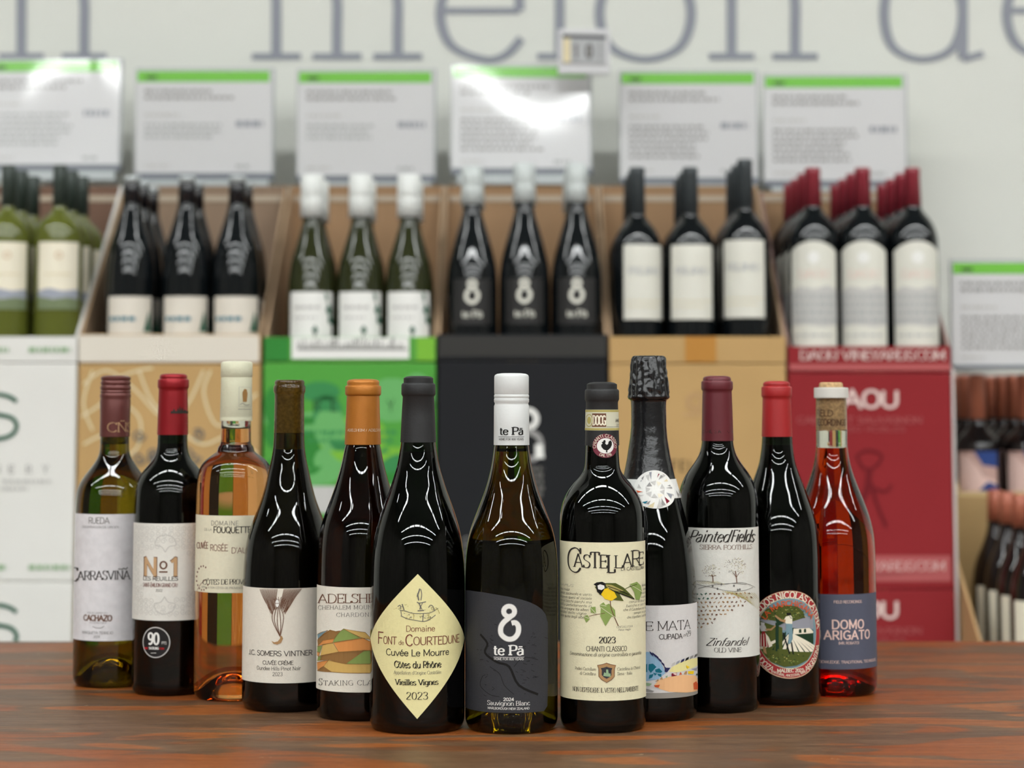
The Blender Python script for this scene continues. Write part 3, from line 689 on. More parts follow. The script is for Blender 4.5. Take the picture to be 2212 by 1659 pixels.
p = b.printer(930, True); p.text('ADELSHEIM / ADELSHEIM', 752, 832, 932, 5.5, 'cream', 'light'); p.build('print', b.cap, ink)

# 6 diamond label
M_CAPBLACK = mat('capsule_black', (29, 29, 30), rough=.55, bump=.15, bscale=500)
b = Bottle('black capped red wine bottle with cream diamond shaped label', 901, 1586,
           [(818, 31), (953, 37), (966, 38.5), (997, 43.5), (1011, 46.5), (1032, 53), (1058, 61), (1080, 69.5), (1104, 78), (1125, 84.5), (1145, 90), (1172, 95), (1200, 98.3), (1235, 100.3), (1290, 101), (1586, 101)], GL_DARK, M_RED, 975,
           [(815, 29), (817, 32), (827, 32), (829, 35.4), (832, 36.6), (851, 36.8), (854, 35.4), (857, 33.6), (900, 36), (955, 38.4)], M_CAPBLACK)
mm = paper('cream_diamond', (232, 224, 166))
Rp = b.half(1395); e = 1.385 * Rp
dm = []
cs = [(0, 1240), (e, 1388), (0, 1553), (-e, 1388)]
for i in range(4):
    (xa, ya), (xb, yb_) = cs[i], cs[(i + 1) % 4]
    for k_ in range(8):
        t = k_ / 8; bulge = .08 * math.sin(PI * t) * (1 if True else 0)
        dm.append(((xa + (xb - xa) * t) * (1 - bulge * .0), ya + (yb_ - ya) * t))
lb = b.label(1240, 1553, 0, 0, mm, poly=dm)
p = b.printer(1395)
p.text('Domaine', 878, 938, 1364, 12, 'maroon', 'sans'); p.text('F', 819, 831, 1394, 25, 'maroon', 'sans'); p.text('ONT', 831, 859, 1393, 16, 'maroon', 'sans'); p.text('de', 863, 874, 1393, 9, 'maroon', 'sans')
p.text('C', 877, 892, 1395, 24, 'maroon', 'sans'); p.text('OURTEDUNE', 893, 989, 1393, 17, 'maroon', 'sans')
p.text('Cuvée Le Mourre', 837, 967, 1417, 13.5, 'ink', 'semi'); p.text('Côtes du Rhône', 854, 951, 1443, 14, 'black', 'black'); p.text("Appellation d'Origine Contrôlée", 853, 951, 1457, 7.5, 'grey', 'light')
p.text('Vieilles Vignes', 856, 945, 1480, 12, 'black', 'bserif'); p.text('2023', 878, 924, 1511, 15.5, 'black', 'serif')
z = lambda *a: [(780 + x / 3.77, 1180 + y / 3.77) for x, y in a]
for P, wd in ((z((320, 520), (360, 525), (420, 545), (490, 548), (560, 540), (620, 505)), 1.4), (z((330, 565), (380, 590), (430, 600), (500, 612), (545, 600), (600, 560)), 1.5), (z((340, 470), (355, 520)), 2.4), (z((430, 550), (430, 598)), 1), (z((505, 548), (500, 610)), 1.6),
              (z((550, 540), (545, 600)), 1), (z((330, 525), (335, 565)), 1.4), (z((455, 455), (475, 462), (525, 452)), 2), (z((470, 462), (482, 490), (478, 515)), 2.4), (z((500, 462), (486, 490), (495, 515)), 1.4), (z((460, 525), (510, 522)), 2.2), (z((478, 345), (470, 370), (462, 400), (470, 440)), 2.6), (z((485, 350), (492, 390), (486, 440)), 1.6), (z((462, 380), (455, 410)), 1.4),
              (z((305, 490), (325, 480), (330, 510)), 1.6), (z((545, 500), (560, 480), (580, 490), (590, 520)), 1.6), (z((600, 500), (620, 520), (630, 550)), 1.2)):
    p.line(P, wd, 'khaki' if wd < 1.3 else 'grey', smooth=True)
rnd = random.Random(9)
for i in range(70):
    x, y = rnd.choice(((325, 500), (570, 510), (480, 570), (390, 570), (540, 575))); x += rnd.gauss(0, 22); y += rnd.gauss(0, 14)
    p.line(z((x, y), (x + rnd.uniform(4, 16), y + rnd.uniform(-6, 6))), .8, rnd.choice(('grey', 'khaki')))
p.build('print', lb, ink)

# 7 sauvignon blanc, white cap
M_CAPWHITE = mat('cap_white', (214, 216, 214), rough=.45, bump=.1, bscale=500)
b = Bottle('green glass wine bottle with tall white cap and black label bearing a fish hook', 1105, 1586,
           [(814, 33), (958, 36.5), (966, 37.5), (1000, 42), (1032, 49), (1050, 54), (1066, 59.5), (1087, 67.5), (1106, 74.5), (1125, 82), (1143, 88), (1160, 92), (1178, 95), (1210, 97.7), (1250, 98.8), (1586, 98.5)], GL_TEPA, W_WHITE, 975,
           [(809, 34), (810.5, 36), (814, 37.3), (850, 37.3), (852, 36.3), (854, 37.7), (858, 37.7), (860, 36.6), (862, 37.7), (868, 37.7), (871, 36), (874, 36.4), (877, 37.8), (920, 38), (961, 38.3)], M_CAPWHITE, 'screw_cap', punt=.022)
M_SLATE = paper('slate', (52, 53, 57), var=.05, scale=500)
p = b.printer(1420)
edge = [(1020, 1276), (1045, 1279), (1072, 1284), (1100, 1289), (1125, 1295), (1143, 1301), (1157, 1308), (1168, 1316), (1176, 1327), (1181, 1345)]
E = [p.pre(*q_) for q_ in edge]
E = [(-1.45 * p.Rp, E[0][1] + 2), (-1.1 * p.Rp, E[0][1])] + E[0:] + [(E[-1][0], 1480), (E[-1][0] - 2, 1530), (E[-1][0] - 12, 1540), (-1.45 * p.Rp, 1540)]
lb = b.label(1276, 1545, 0, 0, M_SLATE, poly=E); b.label(1190, 1500, 2.55, 3.6, M_SLATE, 'back_label')
p.text('te Pā', 1067, 1131, 1415, 21, 'white', 'slab'); p.line([(1068, 1419), (1131, 1419)], .8, 'white'); p.text('HOME FOR 800 YEARS', 1069, 1130, 1426, 4.6, 'white', 'semi')
p.text('2024', 1088, 1110, 1514, 6.5, 'white', 'bold'); p.text('Sauvignon Blanc', 1055, 1143, 1524, 9.5, 'white', 'serif'); p.text('MARLBOROUGH NEW ZEALAND', 1056, 1142, 1533, 4.6, 'white', 'semi')
HK = [(1105, 1346), (1113, 1345), (1119, 1353), (1118, 1368), (1109, 1379), (1096, 1380), (1084, 1370), (1083, 1355), (1089, 1344), (1098, 1336), (1106, 1329)]
p.line(HK, 12.5, 'mid', 2, True); p.line(HK, 10, 'white', 3, True)
p.line(ell(1100, 1320.5, 11.2, 11.2, 20), 12, 'mid', 2, closed=True); p.line(ell(1100, 1320.5, 11.2, 11.2, 20), 9.5, 'white', 3, closed=True)
rnd = random.Random(2)
for P, wd in ([((1040, 1370), (1055, 1390), (1050, 1410), (1075, 1430), (1100, 1440), (1120, 1480), (1160, 1500)), 5], [((1060, 1440), (1080, 1455), (1090, 1480), (1110, 1500)), 1], [((1110, 1440), (1130, 1420), (1160, 1425)), 1], [((1045, 1460), (1040, 1480), (1060, 1500), (1080, 1505)), 1]):
    p.line(P, wd, 'black', 1, True)
for i in range(60):
    x, y = rnd.choice(((1060, 1390), (1150, 1390), (1065, 1470), (1140, 1450))); x += rnd.gauss(0, 14); y += rnd.gauss(0, 20)
    p.line([(x, y), (x + rnd.uniform(3, 8), y + rnd.uniform(-4, 4))], .9, 'black', 1)
p.build('print', lb, ink)
p = b.printer(930, True); p.text('te Pā', 1080, 1130, 939, 16, 'black', 'slab'); p.line([(1078, 943.5), (1131, 943.5)], .8, 'black'); p.text('HOME FOR 800 YEARS', 1079, 1130, 951, 4.4, 'ink', 'semi'); p.build('print', b.cap, ink)

# 8 Chianti
b = Bottle('red wine bottle with cream label showing a small yellow bird on a twig', 1303, 1584,
           [(832, 32), (958, 35), (985, 36), (1005, 37), (1018, 39), (1026, 43.5), (1034, 52), (1042, 60.5), (1055, 70.5), (1068, 78.5), (1082, 84.5), (1098, 88.8), (1118, 91), (1150, 91.5), (1300, 91.7), (1584, 91.5)], GL_DARK, M_RED, 975,
           [(828, 29), (830, 32.5), (840, 32.6), (842, 35.8), (845, 36.9), (863, 36.9), (866, 35.4), (869, 34.4), (900, 35.2), (962, 36.8)], M_CAPBLACK)
lb = b.label(1172, 1514, -1.42, 1.42, paper('cream_bird', (230, 224, 190)))
p = b.printer(1340)
for t, x0, x1, y, h, sx_ in (('C', 1228, 1258, 1238, 53, 0), ('A', 1242, 1261, 1226, 29, 0), ('S', 1261, 1277, 1227, 28, 0), ('T', 1276, 1296, 1227, 34, 0), ('E', 1295, 1312, 1227, 28, 0), ('L', 1311, 1328, 1237, 38, 0), ('L', 1326, 1344, 1227, 27, 0), ('A', 1343, 1363, 1226, 29, 0), ('R', 1361, 1381, 1225, 34, 0), ('E', 1376, 1388, 1223, 27, 0)):
    p.text(t, x0, x1, y, h, 'ink', 'serif' if h < 50 else 'light')
p.text('DI CASTELLINA', 1340, 1388, 1233, 6.5, 'ink', 'semi')
q = lambda *a: [(1190 + x / 3.606, 1140 + y / 3.606) for x, y in a]
p.poly(q((430, 430), (500, 430), (560, 465), (640, 550), (600, 540), (520, 500), (560, 570), (470, 560), (380, 520), (345, 460)), 'olive', 2)
p.poly(q((385, 510), (405, 480), (440, 470), (490, 500), (510, 540), (470, 568), (420, 555)), 'yellow', 3)
p.poly(q((335, 440), (360, 425), (400, 420), (430, 435), (420, 470), (390, 520), (362, 500), (355, 455)), 'black', 4); p.poly(q((365, 450), (385, 440), (415, 450), (418, 470), (395, 485), (370, 478)), 'white', 5)
p.poly(q((420, 440), (470, 445), (560, 490), (520, 495), (450, 480)), 'khaki', 4); p.line(q((440, 455), (500, 475), (600, 520)), 1.4, 'black', 5); p.line(q((450, 470), (500, 500), (560, 520)), 1.2, 'black', 5); p.line(q((500, 500), (640, 555)), 2, 'black', 4)
p.line(q((500, 560), (540, 500), (600, 460), (660, 440)), 1.6, 'olive', 3, True); p.line(q((300, 690), (360, 675), (420, 665)), 1.2, 'brown', 2, True); p.line(q((460, 570), (470, 640), (520, 765)), 1.8, 'brown', 2, True)
for P in (q((390, 620), (450, 590), (495, 640), (500, 700), (470, 690), (425, 765), (385, 690)), q((380, 600), (410, 580), (430, 610), (390, 630)), q((310, 620), (350, 615), (355, 670), (315, 660)), q((260, 690), (290, 680), (310, 710), (280, 740)), q((600, 440), (660, 420), (690, 450), (700, 500), (680, 560), (650, 560), (640, 500))):
    p.poly(P, 'green', 2); p.line([P[0], P[len(P) // 2]], .8, 'cream', 3)
p.text('PARUS', 1213, 1241, 1270, 5, 'grey', 'ital'); para = ['Parus major', 'Specie socievole e vario', 'piu passo quasi al sociale', 'vive ai boschi parchi ma', 'nidifica perfettamente in', 'piena campagna tra alberi', 'giardini delle vigne', 'stando quota degli alberi']
for i, t in enumerate(para): p.text(t, 1213, (1233 if i == 0 else 1279 - (i > 4) * 6 - (i > 5) * 5), 1279 + i * 8.3, 5.5, 'ink', 'ital')
for i, (t, xa) in enumerate((('dai suoi boschi', 1384), ('la quercia', 1386), ('di una vigna', 1380), ('la quercia', 1382), ('cerca di bruchi e', 1356), ('bacche e semi nel', 1350), ('che il Castellare non usa', 1344), ('sempre nei prati', 1366), ('che rispettano l ambiente', 1352))): p.text(t, xa, 1393, 1271 + i * 8.3, 5.5, 'ink', 'ital')
p.text('CINCIALLEGRA', 1330, 1364, 1357, 4.5, 'grey', 'ital'); p.text('Parus major', 1334, 1360, 1363, 4.5, 'grey', 'ital')
p.text('2023', 1294, 1329, 1389, 13, 'ink', 'bserif'); p.text('CHIANTI CLASSICO', 1268, 1352, 1407, 10.5, 'ink', 'sans'); p.text('Denominazione di origine controllata e garantita', 1234, 1382, 1418, 7.5, 'ink', 'ital')
p.text('Poderi Castellare', 1245, 1288, 1449, 6.5, 'ink', 'light'); p.text('di Castellina', 1255, 1288, 1459, 6.5, 'ink', 'light'); p.text('Castellina in Chianti', 1332, 1380, 1449, 6.5, 'ink', 'light'); p.text('Siena - Italia', 1332, 1363, 1459, 6.5, 'ink', 'light')
sh = lambda k_: [(1310 + x * k_, 1453 + y * k_) for x, y in ((-19, -16), (-8, -18), (0, -21), (8, -18), (19, -16), (16, -8), (16, 8), (10, 15), (0, 21), (-10, 15), (-16, 8), (-16, -8))]
p.poly(sh(1), 'gold', 2); p.line(sh(1), 1.2, 'brown', 3, closed=True); p.poly(sh(.62), 'slate', 3); p.poly([(1303, 1460), (1305, 1452), (1309, 1454), (1309, 1446), (1313, 1446), (1314, 1454), (1318, 1455), (1318, 1462)], 'lgreen', 4)
p.text('NON DISPERDERE IL VETRO NELL\'AMBIENTE', 1240, 1376, 1496, 10, 'ink', 'light')
p.build('print', lb, ink)
cl = b.label(885, 930, -1.45, 1.45, mat('strip_paper', (206, 204, 180), rough=.6), 'seal_strip', off=.0004, on_cap=True)
p = b.printer(907, True, off=.0004); Rn = p.Rp
for y_ in (885.5, 925): p.items.append(('khaki', 1, [(-1.45 * Rn, y_), (1.45 * Rn, y_), (1.45 * Rn, y_ + 4.4), (-1.45 * Rn, y_ + 4.4)]))
p.poly([(1280, 893), (1309, 893), (1309, 922), (1280, 922)], 'brown', 1); p.text('DOCG', 1281.5, 1308, 918, 20, 'cream', 'semi', 2)
p.line(ell(1274, 908, 7, 13, 20), 1.6, 'khaki', 3, closed=True); p.poly(ell(1274, 908, 4, 8, 14), 'khaki', 2); p.text('AAIC', 1328, 1340, 912, 7, 'ink', 'semi'); p.text('128417', 1329, 1340, 920, 4, 'grey'); p.line([(1310, 922), (1338, 922)], .8, 'grey')
p.build('print', cl, ink)
sl = b.label(938, 989, 0, 0, mat('seal_wine', (112, 34, 52), rough=.5), 'round_seal', off=.0004, on_cap=False, poly=ell(8, 963, 26, 25.5, 40), vg=6) if False else None
pr = b.printer(963, False, vg=5, off=.0012)
SE = Canvas(pr.fn, None, pr.ug, 5); SE.poly(ell(7, 963, 27, 26, 40), 'x', 0, img=False)
sl = SE.build('round_seal', b.root, lambda k_: mat('seal_wine', (112, 34, 52), rough=.5))
p = Canvas(pr.fn, None, pr.ug, 5); p.poly(ell(7, 963, 17.5, 16.6, 32), 'white', 1, False)
p.faces(arc_text('CHIANTI CLASSICO', 7, 963, 19.5, -105, 105, 6.5, 'semi', 18.6), 'cream', 2); p.faces(arc_text('DAL 1716', 7, 963, 24.5, 212, 148, 5.5, 'semi', 23.5, inside=True), 'cream', 2)
rz_ = [(-4, -12), (-1, -13), (0, -9), (-1, -5), (2, -2), (5, -4), (6, -9), (10, -12), (13, -8), (13, -2), (10, 4), (6, 8), (3, 10), (3, 13), (5, 14), (0, 14), (1, 10), (-4, 8), (-8, 3), (-9, -2), (-6, -5), (-8, -8), (-5, -9)]
p.poly([(7 + x, 963 + y) for x, y in rz_], 'black', 2, False); p.build('print', sl, ink)

# 9 cava, crumpled black foil
M_FOIL = mat('black_foil', (20, 20, 22), rough=.22, spec=.7, bump=.5, bscale=180)
rows9 = [(775, 30), (860, 34), (866, 36.5), (922, 37), (945, 39), (967, 42.5), (990, 46), (1010, 50), (1035, 55.5), (1059, 62.5), (1085, 69.5), (1116, 77.5), (1140, 83.5), (1165, 88.5), (1195, 93), (1225, 96.5), (1251, 98.8), (1280, 100.3), (1306, 101), (1559, 100.5)]
b = Bottle('dark green sparkling wine bottle with crumpled black foil and white jewelled collar', 1405, 1559, rows9, GL_DARK, M_RED, 1000, punt=.028)
s = b
fo = [(769, 22), (768.5, 29), (771, 33), (777, 36.5), (784, 38), (800, 39.5), (818, 41.5), (832, 43.5), (845, 44.5), (853, 44), (858, 45.5), (862, 43), (864, 39), (868, 38)] + [(y, b.half(y) + .9) for y in (880, 900, 922, 945, 967, 990, 1010, 1030, 1050, 1062)]
zp = [(h * b.sc, b.Z(y)) for y, h in fo]
fz = []
for (r0, z0), (r1, z1) in zip(zp, zp[1:]):
    n_ = max(1, int(math.hypot(r1 - r0, z1 - z0) / .0009)); fz += [(r0 + (r1 - r0) * i / n_, z0 + (z1 - z0) * i / n_) for i in range(n_)]
fz.append(zp[-1]); zc_ = b.Z(862)
def crump(a, z_):
    k_ = min(1, max(0, (z_ - zc_) / .004)); q_ = Vector((math.sin(a) * .02, math.cos(a) * .02, z_)) * 75
    v_ = noise.noise(q_) * .5 + abs(noise.noise(q_ * 1.9)) * .9 - .3
    seam = -.0006 * math.exp(-((a - .12) / .05) ** 2) if a < 1 else 0
    return (v_ * .0022 + .0005 * math.sin(a * 17 + z_ * 60) + seam) * k_ + noise.noise(Vector((math.sin(a) * 3, math.cos(a) * 3, z_ * 40))) * .0003
bm = bmesh.new(); lathe(bm, [(0, fz[0][1] + .0003)] + fz + [(fz[-1][0] - .0008, fz[-1][1])], 160, fn=crump); bmesh.ops.recalc_face_normals(bm, faces=bm.faces)
b.cap = from_bm('foil', bm, M_FOIL, b.root, smooth=True)
M_COL = paper('collar', (226, 226, 222))
pc = b.canvas(1056, .0010, vg=5); Rn = pc.Rp
pts = [(-1.45 * Rn, 1036), (-1.45 * Rn, 1077)]
c0 = pc.pre(1415, 1056)[0]
cc = Canvas(pc.fn, None, pc.ug, 5)
cc.items.append(('x', 0, [(-1.5 * Rn, 1036), (-1.5 * Rn, 1077), (1.5 * Rn, 1077), (1.5 * Rn, 1036)])); 
col_o = cc.build('collar', b.root, lambda k_: M_COL)
cc = Canvas(pc.fn, None, pc.ug, 5); cc.ink = .00025
cc.poly(ell(c0, 1057, 47, 41, 48), 'white', 1, False)
rnd = random.Random(4); pal = ['mid', 'lgrey', 'steel', 'wine', 'mid', 'lgrey', 'beige', 'mid', 'teal', 'lgrey', 'mid', 'rust', 'lgrey', 'steel']
for i in range(22):
    a = i / 22 * 2 * PI + rnd.uniform(-.12, .12); r0, r1 = rnd.uniform(20, 32), rnd.uniform(33, 40); w_ = rnd.uniform(.06, .16)
    P = [(c0 + 1.13 * r0 * math.cos(a - w_), 1057 + r0 * math.sin(a - w_)), (c0 + 1.13 * r1 * math.cos(a - w_ * rnd.uniform(.2, 1.2)), 1057 + r1 * math.sin(a - w_)), (c0 + 1.13 * r1 * math.cos(a + w_), 1057 + r1 * math.sin(a + w_ * rnd.uniform(.3, 1.2)))]
    cc.poly(P, pal[i % len(pal)], 2, False)
for i in range(9):
    a = i / 9 * 2 * PI
    P = [(c0 + 20 * math.cos(a), 1057 + 18 * math.sin(a)), (c0 + 21 * math.cos(a + .62), 1057 + 19 * math.sin(a + .62)), (c0 + 10 * math.cos(a + .5), 1057 + 9 * math.sin(a + .5))]
    cc.poly(P, ('lgrey', 'cream', 'mid')[i % 3] if i % 2 else 'lgrey', 2, False)
for i in range(6):
    x = c0 + 52 + i * 7; P = [(x, 1062 + rnd.uniform(-6, 6)), (x + 9, 1070), (x + 4, 1076)]
    cc.poly(P, 'lgrey' if i % 2 else 'mid', 2, False)
cc.build('print', col_o, ink)
lb = b.label(1308, 1497, -1.44, 1.44, paper('white_mosaic', (218, 216, 214))); sb = b.label(1497, 1509, -1.44, 1.44, mat('label_grey_band', (150, 146, 138), rough=.5), 'label_band')
p = b.printer(1400)
q = lambda *a: [(1400 + x / 6.917, 1280 + y / 6.917) for x, y in a]
p.text('E', 1394, 1411, 1362, 19, 'ink', 'light'); p.text('MATA', 1419, 1488, 1362, 20, 'ink', 'light'); p.text('CUPADA', 1423, 1471, 1381, 10.5, 'ink', 'semi'); p.text('nº', 1473, 1480, 1378, 7, 'ink', 'ital'); p.text('29', 1480.5, 1489, 1378, 12, 'ink', 'light')
p.poly(q((-60, 900), (-10, 885), (60, 900), (150, 990), (200, 1080), (250, 1200), (150, 1290), (-60, 1330)), 'blue', 1)
for P in (q((10, 1070), (70, 1060), (120, 1110), (40, 1200), (5, 1150)), q((100, 1150), (160, 1130), (205, 1180), (180, 1200), (110, 1190)), q((20, 1230), (80, 1215), (60, 1270), (10, 1290)), q((70, 1195), (130, 1210), (100, 1240)), q((130, 1210), (190, 1215), (190, 1260), (150, 1245)), q((-50, 1100), (-10, 1060), (-10, 1190), (-50, 1180))): p.poly(P, 'teal', 2)
for i, t in enumerate((0, .16, .33, .5, .66, .83)):
    x0, y0 = 20 + 250 * t, 880 + 300 * t ** 1.6; p.poly(q((x0, y0 - 8), (x0 + 45, y0 + 30), (x0 + 55, y0 + 75), (x0 + 10, y0 + 30)), 'navy', 3)
p.poly(q((240, 1120), (320, 1120), (270, 1190), (235, 1180)), 'navy', 3)
p.poly(q((300, 1180), (340, 1110), (480, 1030), (620, 985), (755, 970), (790, 1000), (780, 1080), (650, 1120), (500, 1170), (400, 1190)), 'lyellow', 1)
for i in range(7):
    x = 330 + i * 66; y = 1080 - i * 26; p.poly(q((x, y + 20), (x + 15, y - 25), (x + 58, y - 48), (x + 50, y - 8)), ('lgrey', 'steel', 'navy', 'black', 'mid', 'grey', 'mid')[i], 3)
p.poly(q((90, 1380), (150, 1310), (300, 1255), (500, 1225), (680, 1235), (790, 1290), (790, 1460), (560, 1490), (300, 1480), (170, 1440)), 'peach', 1)
for P, c in ((q((335, 1205), (415, 1190), (410, 1240), (335, 1250)), 'wine'), (q((360, 1200), (410, 1195), (405, 1235), (365, 1240)), 'pink'), (q((445, 1225), (465, 1180), (485, 1220)), 'rust'), (q((510, 1215), (530, 1175), (560, 1170), (550, 1220)), 'gold'), (q((570, 1170), (660, 1165), (655, 1215), (575, 1210)), 'yellow'),
             (q((540, 1080), (600, 1110), (560, 1130)), 'yellow'), (q((690, 1230), (705, 1195), (725, 1235)), 'deep'), (q((650, 1350), (690, 1320), (750, 1360), (770, 1440), (660, 1445)), 'rust'), (q((85, 1385), (170, 1375), (150, 1420), (100, 1410)), 'rust'), (q((100, 1330), (150, 1290), (150, 1320)), 'gold'), (q((170, 1290), (200, 1255), (210, 1300)), 'gold'), (q((245, 1250), (280, 1235), (270, 1275)), 'lgreen'), (q((620, 1140), (700, 1120), (740, 1100), (700, 1160)), 'steel'),
             (q((-60, 1340), (60, 1360), (20, 1395), (-60, 1390)), 'lgreen'), (q((-40, 1430), (90, 1470), (60, 1490), (-40, 1480)), 'mid')): p.poly(P, c, 3)
p.build('print', lb, ink)

# 10 zinfandel
M_CAPWINE = mat('capsule_wine', (98, 32, 40), rough=.42, metal=.1)
b = Bottle('red wine bottle with maroon capsule and white label drawn with trees and vine rows', 1555, 1541,
           [(818, 29.5), (950, 33.2), (965, 35), (980, 38.5), (992, 45), (1006, 54.5), (1025, 68.5), (1045, 78), (1062, 82.5), (1080, 84.5), (1110, 85.5), (1300, 86), (1541, 85.5)], GL_DARK, M_RED, 950, capsule(813, 824, 842, 952, 33.6, 32.2, 34.3), M_CAPWINE)
bd = b.label(924, 940, -1.5, 1.5, mat('band_white', (222, 220, 216), rough=.5), 'neck_band', off=.0003, on_cap=True)
p = b.printer(932, True, off=.0003); p.text('FOOTHILLS AVA', 1515, 1568, 935.5, 7.5, 'ink', 'semi'); p.text('◇', 1568, 1577, 936, 9, 'ink', 'bold'); p.text('SIERRA', 1579, 1583, 935, 7, 'grey'); p.build('print', bd, ink)
lb = b.label(1141, 1421, -1.3, 1.42, paper('white_vines', (222, 222, 214)))
p = b.printer(1280)
p.flat('Painted', 1489, 1574, 1171, 25, 'ink', 'script'); p.flat('Fields', 1577, 1626, 1170, 25, 'ink', 'script'); p.text('SIERRA FOOTHILLS', 1513, 1622, 1187, 9.5, 'brown', 'serif')
for (tx, ty, cy_, rr, n_) in ((1590, 1259, 1222, 22, 120), (1541, 1257, 1233, 17, 70)):
    p.line([(tx, ty), (tx - 1, ty - 12), (tx - 3, cy_ + rr * .5)], 2, 'brown', smooth=True); p.line([(tx - 1, ty - 12), (tx + 6, cy_ + rr * .6)], 1.1, 'brown'); p.line([(tx - 1, ty - 12), (tx - 9, cy_ + rr * .6)], 1.1, 'brown')
    for i in range(n_):
        a, r_ = rnd.uniform(0, 2 * PI), rr * math.sqrt(rnd.random()); x, y = tx - 4 + r_ * math.cos(a) * 1.05, cy_ + r_ * math.sin(a) * .85
        p.line([(x, y), (x + rnd.uniform(-2.2, 2.2), y + rnd.uniform(-2.2, 2.2))], .75, rnd.choice(('brown', 'grey', 'khaki')))
p.line([(1505, 1255), (1530, 1256), (1560, 1262), (1600, 1258), (1628, 1268)], .9, 'grey', smooth=True); p.line([(1505, 1262), (1535, 1268), (1570, 1276), (1600, 1276), (1624, 1268)], .9, 'grey', smooth=True); p.line([(1510, 1272), (1540, 1264), (1580, 1260), (1610, 1262)], .9, 'grey', smooth=True)
for i in range(14): p.line([(1560 + i * 5, 1277 + i * .2), (1585 + i * 4.2, 1284 + i * 1.2), (1612 + i * 1.6, 1296 + i * 1.5)], .7, 'khaki', smooth=True)
for i in range(9): p.line([(1508 + i * 5, 1256), (1516 + i * 6, 1262)], .6, 'khaki')
for i in range(9):
    for j in range(13):
        x = 1508 + j * 9 + (i % 2) * 4; y = 1284 + i * 9 - j * .3 + rnd.uniform(-1, 1)
        if y > 1360 - j * 5.4 + 2 or x > 1628: continue
        c = 'dgreen' if i < 2 and j < 3 else rnd.choice(('umber', 'gold', 'brown'))
        for a in (0, 1, 2): t = rnd.uniform(0, PI); p.line([(x - 2.6 * math.cos(t), y - 2.2 * math.sin(t)), (x + 2.6 * math.cos(t), y + 2.2 * math.sin(t))], 1.3, c)
for (x, y) in ((1550, 1272), (1584, 1265), (1592, 1274), (1596, 1273), (1540, 1266), (1558, 1262)): p.poly(ell(x, y, 2, 2.6, 8), 'grey', 2)
p.text('Zinfandel', 1526, 1612, 1395, 16, 'ink', 'script'); p.text('OLD VINE', 1543, 1599, 1409, 9.5, 'ink', 'serif')
p.build('print', lb, ink)

# 11 malbec, oval label
M_CAPSC = mat('capsule_scarlet', (160, 28, 30), rough=.45)
b = Bottle('red wine bottle with scarlet capsule and oval label of orchard pickers', 1685, 1524,
           [(828, 28), (940, 32), (965, 33.5), (1000, 39), (1027, 48), (1054, 58), (1082, 68), (1100, 74.5), (1120, 80), (1148, 85), (1175, 87), (1210, 88), (1300, 88), (1524, 87.5)], GL_DARK, M_RED, 960, capsule(824, 836, 857, 943, 32.3, 31, 32.8), M_CAPSC)
oc = (22, 1371)
lb = b.label(1275, 1467, 0, 0, mat('oval_red', (168, 40, 44), rough=.5), poly=ell(*oc, 90, 95.5, 64))
p = b.printer(1371); ov = lambda rx, ry: ell(oc[0], oc[1] - 3, rx, ry, 56)
p.faces(ribbon(ell(*oc, 88.5, 94, 64), .7, closed=True), 'beige', 2)
p.poly(ov(71, 77), 'beige', 1, False); p.poly(ov(69.5, 75.5), 'sky', 2, False)
def clip(P):   # keep the picture inside the inner oval
    out = []
    for x, y in P:
        dx, dy = (x - oc[0]) / 69, (y - oc[1] + 3) / 75; r_ = math.hypot(dx, dy)
        out.append((x, y) if r_ <= 1 else (oc[0] + dx / r_ * 69, oc[1] - 3 + dy / r_ * 75))
    return out
uv = lambda *a: clip([(-58 + (x - 40) * .1365 * 1.07, 1260 + y / 7.54) for x, y in a])
def dense(P, n_=6):
    o_ = []
    for a_, c_ in zip(P, P[1:] + P[:1]): o_ += [(a_[0] + (c_[0] - a_[0]) * i / n_, a_[1] + (c_[1] - a_[1]) * i / n_) for i in range(n_)]
    return o_
def U(c, layer, *a): p.poly(clip(dense(uv(*a))), c, layer, False)
U('steel', 3, (40, 560), (250, 560), (420, 640), (640, 560), (800, 520), (990, 600), (990, 760), (40, 760))
U('olive', 4, (130, 520), (260, 420), (420, 370), (560, 350), (700, 380), (800, 470), (820, 560), (700, 600), (560, 640), (430, 620), (300, 600), (180, 590))
U('olive', 4, (40, 640), (160, 620), (400, 700), (400, 1140), (40, 1100)); U('deep', 4, (600, 720), (990, 780), (990, 1000), (900, 1140), (300, 1140), (480, 830))
for i in range(9):
    U('cream', 5, (560 + i * 8, 830), (572 + i * 9, 826), (420 + i * 98, 1140), (360 + i * 95, 1140))
U('cream', 5, (40, 1110), (380, 920), (390, 960), (120, 1145), (40, 1145)); U('olive', 6, (60, 1145), (960, 1135), (860, 1260), (680, 1340), (500, 1360), (300, 1330), (150, 1240))
U('deep', 7, (385, 640), (430, 650), (440, 800), (430, 1100), (385, 1110)); U('olive', 7, (430, 700), (480, 720), (480, 1080), (425, 1090)); U('olive', 8, (410, 1070), (560, 1070), (560, 1180), (410, 1180))
U('deep', 7, (380, 540), (470, 600), (540, 620), (430, 690), (400, 640))
U('cream', 8, (530, 540), (600, 520), (625, 560), (620, 660), (535, 655), (500, 600)); U('gold', 9, (385, 510), (480, 590), (530, 585), (520, 640), (450, 610), (380, 540)); U('black', 9, (535, 480), (600, 480), (605, 515), (545, 515))
U('sky', 8, (530, 655), (620, 660), (625, 900), (590, 985), (560, 985), (570, 800), (530, 860)); U('black', 8, (480, 800), (500, 800), (590, 1150), (570, 1150)); U('black', 8, (600, 960), (615, 960), (640, 1150), (620, 1150))
